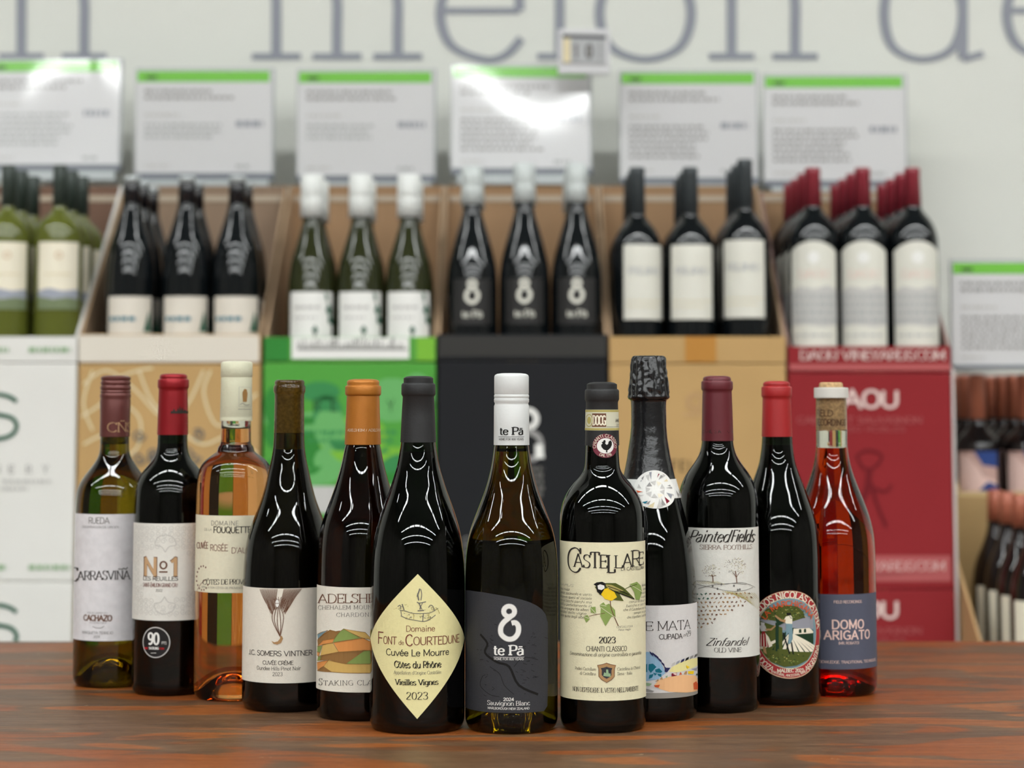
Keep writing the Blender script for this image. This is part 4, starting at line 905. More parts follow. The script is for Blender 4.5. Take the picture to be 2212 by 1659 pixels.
U('lgrey', 8, (150, 700), (240, 690), (270, 780), (180, 790)); U('gold', 9, (240, 745), (320, 740), (385, 680), (390, 700), (330, 770), (250, 775)); U('lgrey', 9, (175, 640), (235, 650), (230, 700), (180, 700))
U('dred', 8, (200, 790), (235, 790), (290, 1040), (140, 1040), (150, 900)); U('cream', 7, (230, 800), (290, 880), (340, 1020), (290, 1050)); U('gold', 7, (200, 1040), (240, 1040), (260, 1160), (210, 1130))
for i in range(3): U('cream', 9, (180 + i * 34, 830), (186 + i * 34, 830), (184 + i * 44, 1035), (170 + i * 44, 1035))
U('cream', 6, (640, 740), (900, 740), (980, 800), (980, 830), (630, 830)); U('deep', 7, (720, 760), (740, 745), (760, 760), (760, 810), (720, 810)); U('deep', 7, (800, 760), (820, 745), (840, 760), (840, 810), (800, 810))
rnd = random.Random(8)
for i in range(150):
    x, y = rnd.uniform(150, 820), rnd.uniform(360, 600)
    if rnd.random() < .4: x, y = rnd.uniform(180, 900), rnd.uniform(1150, 1330)
    if ((x - 505) / 400) ** 2 + ((y - 800) / 560) ** 2 > .98: continue
    Q = uv((x, y), (x + rnd.uniform(8, 26), y + rnd.uniform(-16, 16))); p.line(Q, 1.3, rnd.choice(('green', 'deep', 'khaki', 'deep')), 8, img=False)
p.faces(arc_text('LA MARCHIGIANA', oc[0], oc[1] - 3, 56, -62, 62, 11, 'bold', 60), 'rust', 10)
p.faces(arc_text('VIÑEDOS NICOLAS CATENA', oc[0], oc[1], 74.5, -76, 84, 13, 'bold', 79.5), 'cream', 3)
p.faces(arc_text('MENDOZA', oc[0], oc[1], 86, 249, 206, 11.5, 'semi', 91, inside=True), 'cream', 3); p.faces(arc_text('ARGENTINA', oc[0], oc[1], 86, 154, 108, 11.5, 'semi', 91, inside=True), 'cream', 3)
p.faces(text_faces('MALBEC 2023', oc[0] - 27, oc[0] + 30, 1452, 7, 'bold'), 'cream', 3); p.faces(arc_text('NATURAL, ANCESTRAL WINE', oc[0], oc[1], 86.5, 205, 155, 5, 'semi', 90.5, inside=True), 'cream', 3)
p.build('print', lb, ink)

# 12 orange wine, clear glass and cork
b = Bottle('amber orange wine bottle with exposed printed cork and slate blue label', 1804, 1506,
           [(838, 31), (862, 32.5), (930, 33), (955, 33), (975, 34.2), (1010, 40.5), (1035, 48.5), (1055, 56), (1082, 66.5), (1100, 73), (1120, 79), (1148, 85.5), (1175, 88), (1210, 89), (1300, 89.3), (1506, 89)], GL_CLEAR, W_ORANGE, 967, cork=(826, 928))
bm = bmesh.new(); lathe(bm, [(b.half(850) * b.sc - .0006, b.Z(860)), (36.4 * b.sc, b.Z(859.5)), (36.6 * b.sc, b.Z(858)), (36.6 * b.sc, b.Z(840)), (36 * b.sc, b.Z(837.5)), (b.half(850) * b.sc - .003, b.Z(837)), (b.half(850) * b.sc - .003, b.Z(838))], closed=True); bmesh.ops.recalc_face_normals(bm, faces=bm.faces)
from_bm('mouth_band', bm, mat('band_wax', (212, 210, 202), rough=.5), b.root, smooth=False)
p = b.printer(910, off=.0003, vg=None)
rc = b.rz(b.Z(928)) - .0028
cvp = b.canvas(910, -.0029 + .0004)
cvp.text('FIELD', 1757, 1800, 899, 13, 'brown', 'semi'); cvp.text('RECORDINGS', 1758, 1.0, 919, 13, 'brown', 'semi', anchor='l'); cvp.build('print', b.cork, ink)
lb = b.label(1284, 1446, -1.44, 1.44, paper('slate_blue', (84, 88, 104)))
p = b.printer(1365)
p.text('FIELD RECORDINGS.', 1801, 1859, 1303, 5.6, 'pink', 'semi'); p.text('DOMO', 1797, 1863, 1358, 18, 'pink', 'bold', track=.8); p.text('ARIGATO', 1781, 1875, 1381, 18, 'pink', 'bold', track=.8); p.text('(MR. ROBATO)', 1811, 1853, 1392, 5.5, 'pink', 'semi')
p.text('OLD KNOWLEDGE. TRADITIONAL TECHNIQUES.', 1752, 1888, 1433, 5.5, 'pink', 'semi')
p.build('print', lb, ink)
# ------------------------------------------------------------------ background: stacked wine cases, open trays of bottles
YD = 3.10
def ZY(y, Y=YD): return at(CXP, y, Y).z
def XY(x, Y=YD): return at(x, 900, Y).x
def wcanvas(root, Y): return Canvas(plane_fn(Y, *root.location), ink=.0005)
def wpart(name, root, m, boxes, bev=0.0):
    bm = bmesh.new(); L = root.location
    for (x0, x1, y0, y1, z0, z1) in boxes: add_box(bm, x0 - L.x, x1 - L.x, y0 - L.y, y1 - L.y, z0 - L.z, z1 - L.z, bev)
    bmesh.ops.recalc_face_normals(bm, faces=bm.faces); return from_bm(name, bm, m, root)
def ribs(cv, x0, x1, y0, n, dy, h, c, seed=1, ragged=.25):
    """unreadable small print as rows of short strokes"""
    r = random.Random(seed)
    for i in range(n):
        x = x0; xe = x1 - (x1 - x0) * ragged * r.random()
        while x < xe:
            w_ = r.uniform(5, 16); cv.poly([(x, y0 + i * dy), (min(x + w_, xe), y0 + i * dy), (min(x + w_, xe), y0 + i * dy + h), (x, y0 + i * dy + h)], c, 2); x += w_ + 4
LEVEL = ['topmost', 'second', 'third', 'lowest']
CASEN = 'closed wine cases stacked under the open trays'
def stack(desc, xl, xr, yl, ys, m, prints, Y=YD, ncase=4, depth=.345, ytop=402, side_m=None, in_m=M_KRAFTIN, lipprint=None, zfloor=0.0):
    x0, x1 = XY(xl, Y), XY(xr, Y); zs, zl = ZY(ys, Y), ZY(yl, Y); zb = max(zl + .02, at(CXP, ytop, Y + depth).z)
    h = (zs - zfloor) / ncase
    for i in range(ncase):
        z1 = zs - i * h; z0 = z1 - h
        r = thing('wine_case', ((x0 + x1) / 2, Y + depth / 2, z0), '%s closed wine case, %s under the open tray' % (desc, LEVEL[i]), 'box', CASEN)
        wpart('carton', r, m, [(x0, x1, Y, Y + depth, z0, z1 - .0008)], bev=.0025)
        wpart('tape', r, mat('packing_tape', (190, 160, 110), rough=.25), [((x0 + x1) / 2 - .024, (x0 + x1) / 2 + .024, Y + .004, Y + depth - .004, z1 - .0009, z1 - .0004)])
        if i < len(prints):
            cv = wcanvas(r, Y - .0004); prints[i](cv)
            if cv.items: cv.build('print', r, ink)
    t = thing('open_wine_case', ((x0 + x1) / 2, Y + depth / 2, zs), '%s open wine tray with cut away front, holding bottles' % desc, 'box', 'open trays of wine bottles')
    th = .004
    fr = wpart('front_panel', t, m, [(x0, x1, Y, Y + th, zs + .0005, zl)], bev=.001)
    if lipprint:
        cv = wcanvas(t, Y - .0004); lipprint(cv); cv.build('print', fr, ink); fr.children[0].location = (0, 0, 0)
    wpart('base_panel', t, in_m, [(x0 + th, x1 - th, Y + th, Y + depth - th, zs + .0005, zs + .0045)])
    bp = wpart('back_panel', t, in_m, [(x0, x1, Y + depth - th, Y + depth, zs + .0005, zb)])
    yy = at(CXP, 436, Y + depth).z
    if zb > yy + .01: wpart('fold_strip', t, mat('fold_card', (176, 160, 140), rough=.7), [(x0 + .006, x1 - .006, Y + depth - th - .002, Y + depth - th, yy, yy + .010)])
    for sx in (x0, x1 - th):
        bm = bmesh.new(); L = t.location
        P = [(Y + th, zs + .0005), (Y + th, zl), (Y + .05, zl + .035), (Y + depth - th, zb), (Y + depth - th, zs + .0005)]
        A = [bm.verts.new((sx - L.x, a - L.y, c - L.z)) for a, c in P]; B_ = [bm.verts.new((sx + th - L.x, a - L.y, c - L.z)) for a, c in P]
        bm.faces.new(A); bm.faces.new(B_[::-1])
        for i in range(5): bm.faces.new((A[i], B_[i], B_[(i + 1) % 5], A[(i + 1) % 5]))
        bmesh.ops.recalc_face_normals(bm, faces=bm.faces); from_bm('side_panel', bm, side_m or m, t)
    return zs + .0052

def wrapS0(i):
    def f(cv):
        dy = i * 455
        for P in ([(36, 868), (20, 857), (-8, 852), (-40, 862), (-46, 880), (-10, 894), (24, 902), (36, 920), (24, 940), (-10, 948), (-44, 938)],):
            cv.line([(x, y + dy) for x, y in P], 9, 'dgreen' if i == 0 else 'dgreen', 2, True)
        if i == 0:
            for ch, x in (('N', -12), ('E', 18), ('R', 56), ('Y', 92)): cv.text(ch, x, x + 12, 1022, 17, 'mid', 'serif', img=False)
            ribs(cv, 5, 110, 1036, 1, 8, 7, 'lgrey', 3, 0); ribs(cv, 0, 60, 1052, 1, 8, 7, 'lgrey', 4, 0)
            ribs(cv, -40, 15, 1220, 1, 8, 11, 'lgreen', 5, 0); ribs(cv, 62, 150, 1220, 1, 8, 11, 'lgreen', 6, 0)
    return f
def lipS0(cv): ribs(cv, -60, 18, 750, 1, 8, 11, 'lgreen', 7, 0); ribs(cv, 62, 152, 750, 1, 8, 11, 'lgreen', 8, 0)
def S1p(i):
    def f(cv):
        dy = 0 if i == 0 else 455
        for P in ([(180, 830), (230, 800), (290, 840), (350, 900), (400, 880), (440, 800)], [(175, 900), (220, 870), (250, 820), (300, 800), (330, 795)], [(300, 800), (330, 870), (390, 930), (440, 960), (500, 940), (555, 980)], [(455, 800), (440, 850), (470, 920), (520, 880), (555, 850)], [(180, 960), (230, 940), (250, 990), (220, 1040), (180, 1060)], [(250, 860), (300, 900), (300, 960), (270, 990)], [(200, 800), (180, 870), (200, 930)], [(470, 1010), (510, 1060), (555, 1040)], [(190, 1100), (240, 1150), (230, 1220)]):
            cv.line([(x, y + dy) for x, y in P], 5, 'beige', 1, True)
        if i == 0:
            for k_, x in enumerate((300, 332, 372, 405, 428)): cv.line(curl(x, 940 + (k_ % 2) * 40, 14, 1, k_), 4, 'grey', 2, True)
            for k_, x in enumerate((300, 335, 380, 420)): cv.line(curl(x, 990, 14, 1, k_ * 2), 4, 'grey', 2, True)
    return f
def S2p(i):
    def f(cv):
        if i: return
        cv.poly([(570, 786), (940, 786), (940, 1050), (570, 1050)], 'bgreen', 1); cv.poly([(570, 1050), (940, 1050), (940, 1108), (570, 1108)], 'lgrey', 1)
        r = random.Random(6)
        for k_ in range(26):
            x, y = r.uniform(585, 925), r.uniform(800, 1035); rx, ry = r.uniform(20, 70), r.uniform(16, 60); rx = min(rx, x - 570, 940 - x); ry = min(ry, y - 787, 1049 - y)
            cv.poly(ell(x, y, rx, ry, 14), r.choice(('gleaf1', 'gleaf3', 'gleaf2', 'gleaf4')), 1 + (k_ % 3) * .3)
        for ch, x in (('T', 640), ('R', 676), ('E', 714), ('Y', 836)): cv.text(ch, x, x + 16, 888, 24, 'deep', 'sans', 3, img=False)
        ribs(cv, 655, 860, 930, 1, 8, 8, 'gleaf3', 2, 0); ribs(cv, 665, 850, 948, 1, 8, 7, 'gleaf3', 3, 0)
    return f
def lipS2(cv):
    cv.poly([(630, 729), (884, 729), (884, 775), (630, 775)], 'white', 1)
    cv.poly([(571, 729), (624, 729), (624, 779), (571, 779)], 'gleaf2', 1); cv.poly([(900, 729), (939, 729), (939, 779), (900, 779)], 'gleaf1', 1)
    r = random.Random(3)
    for k_ in range(46):
        x = 645 + k_ * 5; cv.line([(x, 754), (x + r.uniform(-3, 3), 754 - r.uniform(6, 24))], 2.2, 'grey', 2)
    cv.line([(642, 754), (880, 754)], 3, 'grey', 2)
def S3p(i):
    def f(cv):
        if i: return
        cv.line(ell(1140, 905, 19, 19, 20), 12, 'white', 2, closed=True)
        cv.line([(1140, 930), (1164, 945), (1168, 975), (1150, 992), (1128, 985)], 13, 'mid', 2, True); cv.poly([(1156, 960), (1172, 960), (1176, 990), (1156, 990)], 'white', 3)
        ribs(cv, 1140, 1176, 1008, 5, 14, 9, 'grey', 4, .1); ribs(cv, 1130, 1170, 1080, 2, 12, 7, 'grey', 5, .1)
        for k_ in range(5): cv.line(ell(1009, 1168 + k_ * 17, 8, 8, 12), 2, 'mid', 2, closed=True)
    return f
def S4p(i):
    def f(cv):
        dy = i * 455
        for ch, x in (('F', 1449), ('E', 1468), ('L', 1487), ('I', 1508), ('N', 1526), ('O', 1548)): cv.text(ch, x, x + 14, 1018 + dy, 23, 'black', 'sans', 2, img=False)
        for rr in (12, 19): cv.line(ell(1502, 868 + dy, rr, rr, 16), 2.5, 'tan', 2, closed=True)
        ribs(cv, 1476, 1530, 893 + dy, 1, 6, 5, 'tan', 4, 0)
    return f
def lipS4(cv): cv.poly([(1480, 727), (1547, 727), (1547, 782), (1480, 782)], 'tape', 1)
def S5p(i):
    def f(cv):
        dy = i * 455
        cv.text('DAOU', 1780, 1942, 880 + dy, 36, 'pale', 'heavy', 2, img=False)
        cv.text('CABERNET SAUVIGNON', 1722, 1992, 914 + dy, 13, 'redlite', 'bold', 2, img=False); cv.text('PASO ROBLES', 1800, 1956, 932 + dy, 10, 'redlite', 'semi', 2, img=False)
        if i == 0:
            cv.line([(1850, 985), (1875, 972), (1905, 985), (1888, 1010), (1866, 1010), (1850, 985)], 6, 'reddark', 2, True); cv.line([(1878, 1010), (1872, 1060), (1850, 1100)], 14, 'reddark', 2, True); cv.line([(1878, 1030), (1895, 1090), (1915, 1138)], 7, 'reddark', 2, True); cv.line([(1880, 1050), (1912, 1062), (1926, 1046)], 6, 'reddark', 2, True)
            cv.poly([(1706, 1200), (2054, 1200), (2054, 1256), (1706, 1256)], 'redlite', 1); cv.poly([(1706, 1236), (2054, 1236), (2054, 1257), (1706, 1257)], 'dred', 1.3)
            cv.text('DAOU VINEYARDS.COM', 1728, 2042, 1232, 19, 'pale', 'serif', 2, img=False)
    return f
def lipS5(cv): cv.text('DAOU VINEYARDS.COM', 1728, 2042, 777, 20, 'pale', 'bserif', 2, img=False); cv.poly([(1706, 786), (2054, 786), (2054, 800), (1706, 800)], 'redlite', 1)
none = lambda cv: None
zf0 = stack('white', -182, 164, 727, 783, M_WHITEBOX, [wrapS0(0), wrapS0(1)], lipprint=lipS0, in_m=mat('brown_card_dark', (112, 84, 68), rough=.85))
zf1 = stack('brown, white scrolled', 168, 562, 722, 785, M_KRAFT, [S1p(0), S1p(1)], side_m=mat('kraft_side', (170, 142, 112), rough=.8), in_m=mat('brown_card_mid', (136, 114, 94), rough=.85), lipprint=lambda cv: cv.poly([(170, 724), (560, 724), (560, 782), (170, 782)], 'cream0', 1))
zf2 = stack('bright green', 569, 941, 728, 782, M_GREENBOX, [S2p(0)], side_m=mat('kraft_side', (170, 142, 112)), lipprint=lipS2)
zf3 = stack('black', 945, 1312, 722, 780, M_BLACKBOX, [S3p(0)], side_m=mat('kraft_side', (170, 142, 112)), lipprint=lambda cv: (cv.poly([(947, 726), (1310, 726), (1310, 770), (947, 770)], 'blacklip', 1)))
zf4 = stack('plain tan', 1317, 1699, 727, 785, M_KRAFT, [S4p(0), S4p(1)], side_m=mat('kraft_side', (170, 142, 112)), lipprint=lipS4)
zf5 = stack('dark red', 1704, 2056, 748, 805, M_REDBOX, [S5p(0), S5p(1)], side_m=mat('red_side', (150, 120, 112), rough=.7), lipprint=lipS5, ytop=415)
dv = box('display_divider', (XY(2057), XY(2063), YD, YD + .33, 0, ZY(795)), mat('divider_white', (206, 196, 192), rough=.5)); tag(dv, 'thin pale upright divider beside the dark red cases', 'divider')

# bottles in the trays: one of each kind with its parts, then copies
class BG:
    def __init__(s, zf, Y, cx, rows, gm, cap_rows, capm, lab=None, col='cream', prints=None, arch=0, capname='capsule', cap_top=None):
        s.root = bpy.data.objects.new('display_bottle', None); COL.objects.link(s.root); s.zf = zf; s.used = False
        Yc = Y + .045; s.cx = cx; sc = Yc / F; Zf = lambda y: at(cx, y, Yc).z - zf; s.rowY = Yc
        rr = sorted([(Zf(y), h * sc) for y, h in rows]); rz = pchip([q[0] for q in rr], [q[1] for q in rr]); zt = rr[-1][0]; rb = rr[0][1]
        pts = [(0, 0), (rb - .004, 0), (rb - .001, .0015), (rb, .006)] + [(rz(.008 + (zt - .008) * i / 60), .008 + (zt - .008) * i / 60) for i in range(61)] + [(0, zt)]
        bm = bmesh.new(); lathe(bm, pts, 40); bmesh.ops.recalc_face_normals(bm, faces=bm.faces); from_bm('glass', bm, gm, s.root, smooth=True)
        cr = [(h * sc, Zf(y)) for y, h in cap_rows]; bm = bmesh.new(); lathe(bm, [(0, cr[0][1] + .0008)] + cr + [(cr[-1][0] - .001, cr[-1][1])], 32); bmesh.ops.recalc_face_normals(bm, faces=bm.faces)
        co = from_bm(capname, bm, capm, s.root, smooth=True)
        if cap_top:
            bm = bmesh.new(); z0 = cr[0][1]; lathe(bm, [(0, z0 + .0022), (cr[1][0], z0 + .0022), (cr[1][0] + .0006, z0 + .001), (cr[1][0] + .0006, z0 - .008), (cr[1][0], z0 - .008)], 32); bmesh.ops.recalc_face_normals(bm, faces=bm.faces); from_bm('cap_disc', bm, cap_top, s.root, smooth=True)
        Rp = rb / sc
        def fn(u, v, o):
            z = at(cx, v, Yc - rb).z - zf; a = u / Rp; r = rz(max(.008, z)) + .0006 + o
            return Vector((r * math.sin(a), -r * math.cos(a), max(.002, z)))
        if lab:
            cv = Canvas(fn, None, Rp / 8, 12, .0003); y0, y1, hw = lab
            top = [(-hw, y0 + arch)] + [(-hw + 2 * hw * i / 16, y0 + arch * (abs(i - 8) / 8) ** 2) for i in range(1, 16)] + [(hw, y0 + arch)]
            cv.poly(top + [(hw, y1), (-hw, y1)], 'x', 0, False); lo = cv.build('label', s.root, lambda k_: mat('bglabel_' + col, INK[col], rough=.6))
            for p_ in lo.data.polygons: p_.use_smooth = True
            if prints: cv = Canvas(fn, None, Rp / 8, 12, .0004); prints(cv, cx); cv.build('print', lo, ink)
    def copy(s, x, Y, label, group, rz=None, sz=1.0):
        if not s.used: r = s.root; s.used = True; pairs = None
        else:
            r = s.root.copy(); COL.objects.link(r)
            for ch in s.root.children:
                c = ch.copy(); COL.objects.link(c); c.parent = r
                for g_ in ch.children: d_ = g_.copy(); COL.objects.link(d_); d_.parent = c
        r.location = (x, Y, s.zf); r.rotation_euler = (0, 0, math.atan2(-x, Y) if rz is None else rz); r.scale = (1, 1, sz); r['label'] = label; r['category'] = 'bottle'; r['group'] = group
ROWN = ['front', 'second', 'third', 'rearmost']
def fill(proto, cols, nrows, what, tray, Y=YD, pitch=.0815, rots=None, szs=None):
    for ci, xpx in enumerate(cols):
        n_ = nrows[ci] if isinstance(nrows, (list, tuple)) else nrows
        for k_ in range(n_):
            Yr = Y + .045 + k_ * pitch; X = at(xpx, 600, Y + .045).x
            nm = ('left', 'middle', 'right')[ci] if len(cols) == 3 else ('left', 'right')[ci] if len(cols) == 2 else 'single'
            proto.copy(X, Yr, '%s, %s column, %s row of the %s' % (what, nm, ROWN[k_], tray), 'bottles in the ' + tray, (rots[ci] if rots and k_ == 0 else None), (szs[ci] if szs else 1.0))
def gm_(nm, c, r=.06): return mat(nm, c, rough=r, spec=.6)
BGB = gm_('bottle_black', (14, 18, 20)); BGO = mat('bottle_olive_green', (92, 98, 38), rough=.06, spec=.6); BGDO = gm_('bottle_dark_olive', (44, 48, 24)); BGBR = gm_('bottle_brown_black', (24, 16, 16))
def p0(cv, cx):
    cv.poly([(-47, 628), (-20, 622), (10, 628), (47, 624), (47, 645), (-47, 645)], 'mistblue', 1, False); cv.poly([(-47, 640), (-10, 646), (20, 642), (47, 645), (47, 668), (-47, 668)], 'oliveg', 1.5, False)
    cv.line(ell(0, 551, 7, 7, 12), 2, 'tan', 2, closed=True, img=False); cv.line([(-30, 592), (30, 592)], 2, 'beige', 2, img=False)
P0 = BG(zf0, YD, 147, [(362, 13), (446, 14), (456, 17), (468, 30), (482, 42), (500, 49), (520, 51), (783, 51)], BGO, [(357, 13.5), (360, 15), (445, 15.5)], mat('cap_darkgreen', (50, 60, 54), rough=.45), (522, 668, 48), 'cream', p0)
fill(P0, [14, 126], 3, 'olive bottle with cream label', 'white tray')
def p1(cv, cx):
    cv.text('CRESPINO', -44, 8, 693, 9, 'teal', 'semi', img=False) if False else ribs(cv, -46, 14, 684, 1, 6, 9, 'teal', 3, 0)
    cv.poly([(30, 716), (38, 685), (44, 670), (48, 700), (50, 716)], 'dgreen', 2, False)
burg = lambda t, c, w_, R=54.5: [(t, w_), (c, w_ + 1), (c + 18, w_ + 2.5), (c + 45, w_ + 9), (c + 75, w_ + 18), (c + 110, 45), (c + 150, R - 2), (c + 185, R), (783, R)]
P1 = BG(zf1, YD, 420, burg(385, 425, 17, 52), BGB, [(384, 15), (386, 18), (450, 19.5)], gm_('cap_gloss_black', (18, 16, 20), .2), (640, 782, 54), 'cream0', p1, cap_top=mat('cap_disc_silver', (190, 196, 196), rough=.4, metal=.3))
fill(P1, [282, 402, 511], [3, 2, 2], 'black bottle with pale label', 'brown tray', rots=[None, None, None])
def p2(cv, cx):
    cv.text('T R E V', -34, 8, 668, 11, 'lgrey', 'semi', img=False) if False else ribs(cv, -36, 18, 660, 1, 6, 7, 'lgrey', 3, 0)
    ribs(cv, -38, 10, 684, 1, 6, 4, 'lgrey', 4, 0)
    for x, y, s_ in ((34, 640, 7), (40, 668, 12), (44, 690, 10), (8, 712, 9)): cv.poly([(x - s_ * .7, y), (x, y - s_), (x + s_ * .6, y - s_ * .2), (x + s_ * .5, y + s_), (x - s_ * .3, y + s_ * .8)], 'dgreen', 2, False)
    cv.line([(8, 715), (6, 735)], 3, 'grey', 2, img=False); cv.line([(30, 630), (38, 660), (42, 700)], 2, 'dgreen', 2, img=False)
P2 = BG(zf2, YD, 782, burg(382, 462, 18, 51.6), BGDO, [(378, 22), (380, 25), (425, 25.5), (427, 24.5), (430, 25.5), (470, 26)], mat('cap_white_bg', (224, 226, 222), rough=.4), (630, 778, 52), 'white', p2)
fill(P2, [673, 778, 883], 2, 'white capped olive bottle', 'green tray')
def p3(cv, cx):
    cv.line(ell(0, 611, 7.5, 7.5, 14), 7, 'labelw', 2, closed=True, img=False); cv.line([(4, 622), (12, 632), (10, 645), (0, 652), (-11, 645), (-12, 632), (-4, 622)], 8, 'labelw', 2, True, img=False)
    cv.text('te Pā', -22, 22, 684, 14, 'labelw', 'slab', img=False)
P3 = BG(zf3, YD, 1133, burg(358, 432, 18), BGB, [(354, 21), (356, 23.5), (395, 24), (397, 23), (400, 24), (438, 25)], mat('cap_silver_bg', (198, 204, 202), rough=.4), (600, 700, 46), 'black', p3)
fill(P3, [1020, 1133, 1246], [2, 2, 3], 'black bottle with hook emblem', 'black tray', szs=[.985, 1, 1])
def p4(cv, cx): cv.text('FELINO', -38, 36, 592, 14, 'mistblue', 'serif', img=False); cv.line([(-45, 650), (45, 650)], 1.5, 'beige', 2, img=False); cv.line([(-45, 662), (30, 662)], 1.5, 'beige', 2, img=False)
bord = lambda t, c, w_, R: [(t, w_ - 1), (c, w_), (c + 12, w_ + 3), (c + 22, w_ + 10), (c + 34, w_ + 20), (c + 48, R - 9), (c + 64, R - 3), (c + 84, R), (783, R)]
P4 = BG(zf4, YD, 1490, bord(366, 458, 16, 53), BGB, [(362, 15), (364, 17), (374, 17.5), (376, 16.5), (462, 18)], mat('cap_slate_bg', (64, 70, 73), rough=.45), (528, 690, 50), 'labelw', p4)
fill(P4, [1377, 1492, 1611], 3, 'slate capped black bottle', 'tan tray', rots=[.30, -.02, -.22], szs=[1, 1, 1.042])
def p5(cv, cx):
    cv.poly(ell(0, 556, 13, 13, 18), 'white', 2, False); cv.text('DAOU', -34, 34, 600, 17, 'pink', 'serif', img=False)
    cv.poly([(-56, 628), (-30, 618), (0, 624), (30, 616), (56, 626), (56, 700), (20, 706), (-20, 700), (-56, 704)], 'lgrey', 1, False); ribs(cv, -50, 50, 636, 4, 17, 9, 'haze', 4, 0); ribs(cv, -44, 44, 722, 1, 12, 4, 'haze', 5, .1)
P5 = BG(zf5, YD, 1868, bord(367, 440, 16.5, 53.5)[:-1] + [(803, 53.5)], BGB, [(363, 15), (365, 17), (376, 17.6), (378, 16.5), (446, 19)], mat('cap_red_bg', (138, 44, 56), rough=.35), (520, 760, 56), 'labelw', p5, arch=22)
fill(P5, [1758, 1866, 1974], 4, 'red capped black bottle', 'red tray', rots=[None, None, -.02])

# the right hand display, lower and stepped
zfA = stack('light tan, behind the lower tray', 2066, 2440, 1062, 1090, mat('kraft_yellow', (204, 178, 130), rough=.8), [], Y=3.268, ncase=3, ytop=1000, depth=.345)
def p6(cv, cx): cv.poly([(-45, 1062), (-45, 978), (-20, 985), (0, 1010), (10, 1030), (40, 1040), (45, 1062)], 'pink', 1, False); cv.poly([(-8, 975), (45, 975), (45, 1010), (10, 1005)], 'blue0', 1, False); cv.poly([(0, 1060), (20, 1040), (45, 1050), (45, 1062)], 'blue0', 2, False)
P6 = BG(zfA, 3.268, 2105, [(812, 15), (905, 17), (918, 19), (930, 27), (942, 38), (955, 46), (970, 49), (1120, 49)], BGBR, [(809, 15), (811, 18), (822, 18.5), (824, 17), (905, 19)], mat('cap_copper_bg', (214, 132, 104), rough=.28, metal=.15), (975, 1066, 45), 'labelb', p6)
fill(P6, [2105, 2210], 4, 'copper capped dark bottle', 'tray under the lower sign', Y=3.268)
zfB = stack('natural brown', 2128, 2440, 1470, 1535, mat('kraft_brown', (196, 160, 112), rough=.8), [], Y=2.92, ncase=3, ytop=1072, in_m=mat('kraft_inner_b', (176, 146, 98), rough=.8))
def p7(cv, cx): cv.text('8', -8, 6, 1345, 16, 'grey', 'serif', img=False); cv.line([(2, 1352), (-2, 1385)], 4, 'grey', 2, img=False)
P7 = BG(zfB, 2.92, 2230, [(1076, 15), (1150, 17), (1170, 20), (1200, 30), (1235, 44), (1270, 52), (1300, 54), (1535, 54)], BGBR, [(1073, 14), (1076, 17), (1145, 18.5)], mat('cap_copper_dull', (172, 98, 74), rough=.4, metal=.1), (1300, 1440, 50), 'cream', p7)
fill(P7, [2222], 4, 'dull copper capped bottle', 'lowest tray at far right', Y=2.92, pitch=.079)

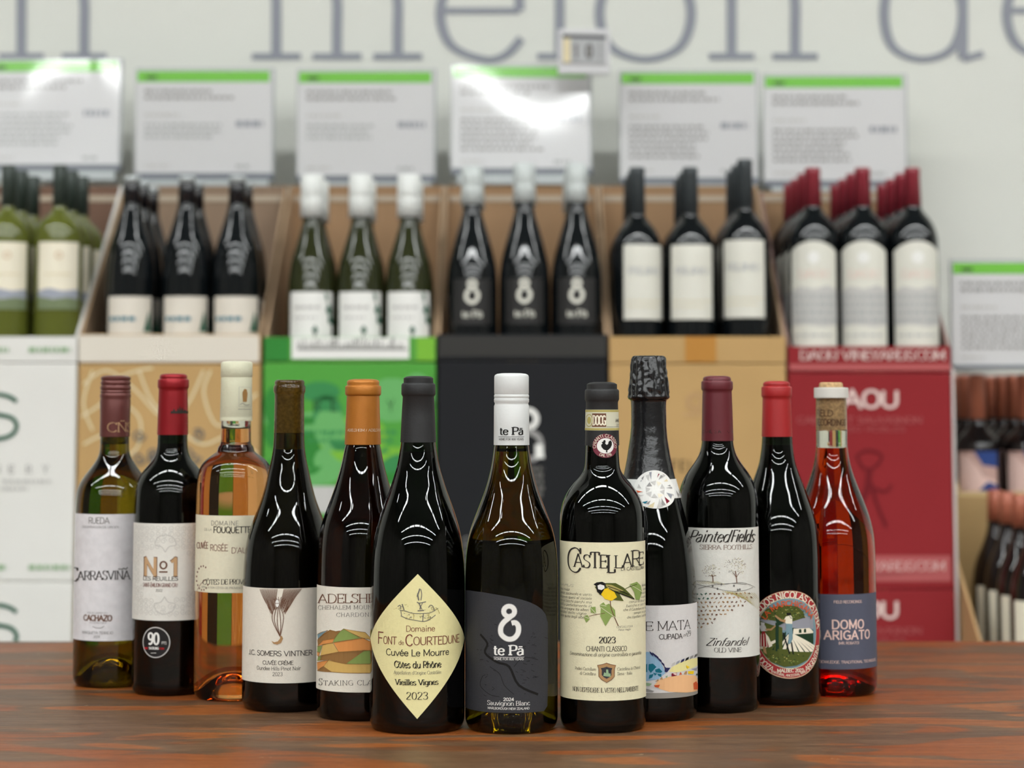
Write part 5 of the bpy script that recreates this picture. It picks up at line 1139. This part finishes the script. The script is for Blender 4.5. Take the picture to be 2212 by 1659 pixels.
# shelf signs in glossy sleeves
M_SG = M_PAPER
SIGNS = [(-40, 257, 124, 358, 3.48, 2.4, 'glossy white shelf sign with green band, cut by the left edge of the photo', 1),
         (291, 588, 148, 376, 3.48, -1.6, 'white shelf sign with green band above the brown scrolled tray', 2), (641, 938, 150, 381, 3.48, -1.8, 'white shelf sign with green band above the green tray', 3),
         (974, 1275, 136, 366, 3.46, 2.5, 'glossy white shelf sign with strong lamp glare under the small price tag', 4), (1339, 1636, 152, 386, 3.48, -1.4, 'white shelf sign with green band above the tan tray', 5),
         (1650, 1958, 160, 392, 3.48, -1.2, 'white shelf sign with pale green band above the red tray', 6), (2058, 2372, 565, 790, 3.19, -1.0, 'lower shelf sign with green band above the copper capped bottles', 7)]
for (xl, xr, yt, yb, Y, tl, lab, sd) in SIGNS:
    P = at((xl + xr) / 2, yb, Y); W = (xr - xl) * Y / F; H = (yb - yt) * Y / F
    r = thing('shelf_sign', P, lab, 'sign', 'green banded shelf signs'); r.rotation_euler = (-math.radians(tl), 0, 0)
    sx = Y / F
    wv = .0010 if tl > 0 else .0004
    def sf(u, v, o, W=W, H=H, sx=sx, wv=wv, sd=sd):
        x = u * sx; z = H - v * sx; cc_ = .0003 * (1 - ((z - H / 2) / (H / 2)) ** 2) if wv > .0006 else 0; return Vector((x, -.0015 + cc_ - o - wv * math.sin(x / W * 4 + sd) * (1 + z / H), z))
    w_, h_ = (xr - xl) / 2, yb - yt
    cv = Canvas(sf, None, 12, 12, .0004); cv.items.append(('x', 0, [(-w_, 0), (w_, 0), (w_, h_), (-w_, h_)])); po = cv.build('paper', r, lambda k_: M_SG)
    for p_ in po.data.polygons: p_.use_smooth = True
    cv = Canvas(sf, None, 20, 20, .0004); cv.items.append(('x', 1, [(-w_ + 3, 3), (w_ - 6, 3), (w_ - 6, 27), (-w_ + 3, 27)])); hb = cv.build('header_band', r, lambda k_: M_SIGNGREEN)
    cv = Canvas(sf, None, 20, 20, .0004); cv.items.append(('slate', 2, [(-w_ + 22, 14), (-w_ + 46, 14), (-w_ + 46, 21), (-w_ + 22, 21)])); cv.build('print', hb, lambda k_: mat('signink_slate', (62, 90, 50), rough=.25, coat=1))
    si = lambda k_: mat('signink_' + k_, INK[k_], rough=.25, coat=1.0, crough=.04)
    cv = Canvas(sf, None, 20, 20, .0004)
    ribs(cv, -w_ + 20, w_ - 75, 44, 2, 14, 7, 'mid', sd, .3); ribs(cv, -w_ + 20, -w_ + 100, 96, 1, 10, 6, 'lgrey', sd + 1); ribs(cv, -w_ + 20, w_ - 100, 118, 6 if sd not in (2, 3) else 3, 13, 6, 'haze' if sd in (1, 2, 3) else 'mid', sd + 2)
    ribs(cv, w_ - 78, w_ - 20, 112, 1, 10, 13, 'steel', sd + 3, 0); ribs(cv, w_ - 78, w_ - 40, h_ - 20, 1, 10, 7, 'haze', sd + 4); ribs(cv, -w_ + 20, -w_ + 80, h_ - 20, 1, 10, 5, 'lgrey', sd + 5)
    cv.build('print', po, si)
    box('backing', (-W / 2 - .002, W / 2 + .004, .0015, .004, 0, H + .003), mat('sleeve_edge', (172, 176, 176), rough=.3), r)
    box('holder', (-W / 2, W / 2 + .004, -.008, .01, -.010 if sd < 7 else -.005, .001), M_HOLDER, r)
    if sd < 7: box('foot', (-W / 2 + .01, W / 2 - .004, -.012, .012, -.026, -.010), mat('clear_foot', (180, 186, 186), rough=.25), r)
    box('bracket', (-.02, .02, .004, (Y1 if Y > 3.3 else Y1) - Y + .004, *((-.022, -.012) if sd < 7 else (.03, .04))), M_STEEL, r)

# small price tag
P = at(1262, 160, 3.38); sx = 3.38 / F
r = thing('price_tag', P, 'small square price tag with pale frame and grey screen above the glossy sign', 'sign')
box('frame', (-57 * sx, 57 * sx, 0, .012, 0, 100 * sx), mat('tag_frame', (206, 205, 206), rough=.4), r, bev=.002)
box('screen', (-48 * sx, 48 * sx, -.0012, .001, 22 * sx, 88 * sx), mat('tag_screen', (168, 169, 170), rough=.3), r)
def tf(u, v, o): return Vector((u * sx, -.0014 - o, (100 - v) * sx))
cv = Canvas(tf, None, None, None, .0003)
cv.poly([(-48, 12), (48, 16), (48, 23), (-48, 20)], 'slate', 1, False); cv.poly([(-46, 22), (-30, 22), (-30, 76), (-46, 76)], 'beige', 1, False); cv.text('1', -22, -14, 64, 28, 'grey', 'bold', img=False); cv.text('0', 4, 18, 64, 28, 'grey', 'heavy', img=False); cv.line([(-48, 76), (48, 78)], 2.5, 'mid', 2, img=False)
cv.poly([(32, 30), (36, 30), (36, 70), (32, 70)], 'mid', 1, False); cv.build('print', r.children[1], ink)
box('bracket', (-.01, .01, .012, Y1 - 3.38 + .004, .062, .070), M_STEEL, r)
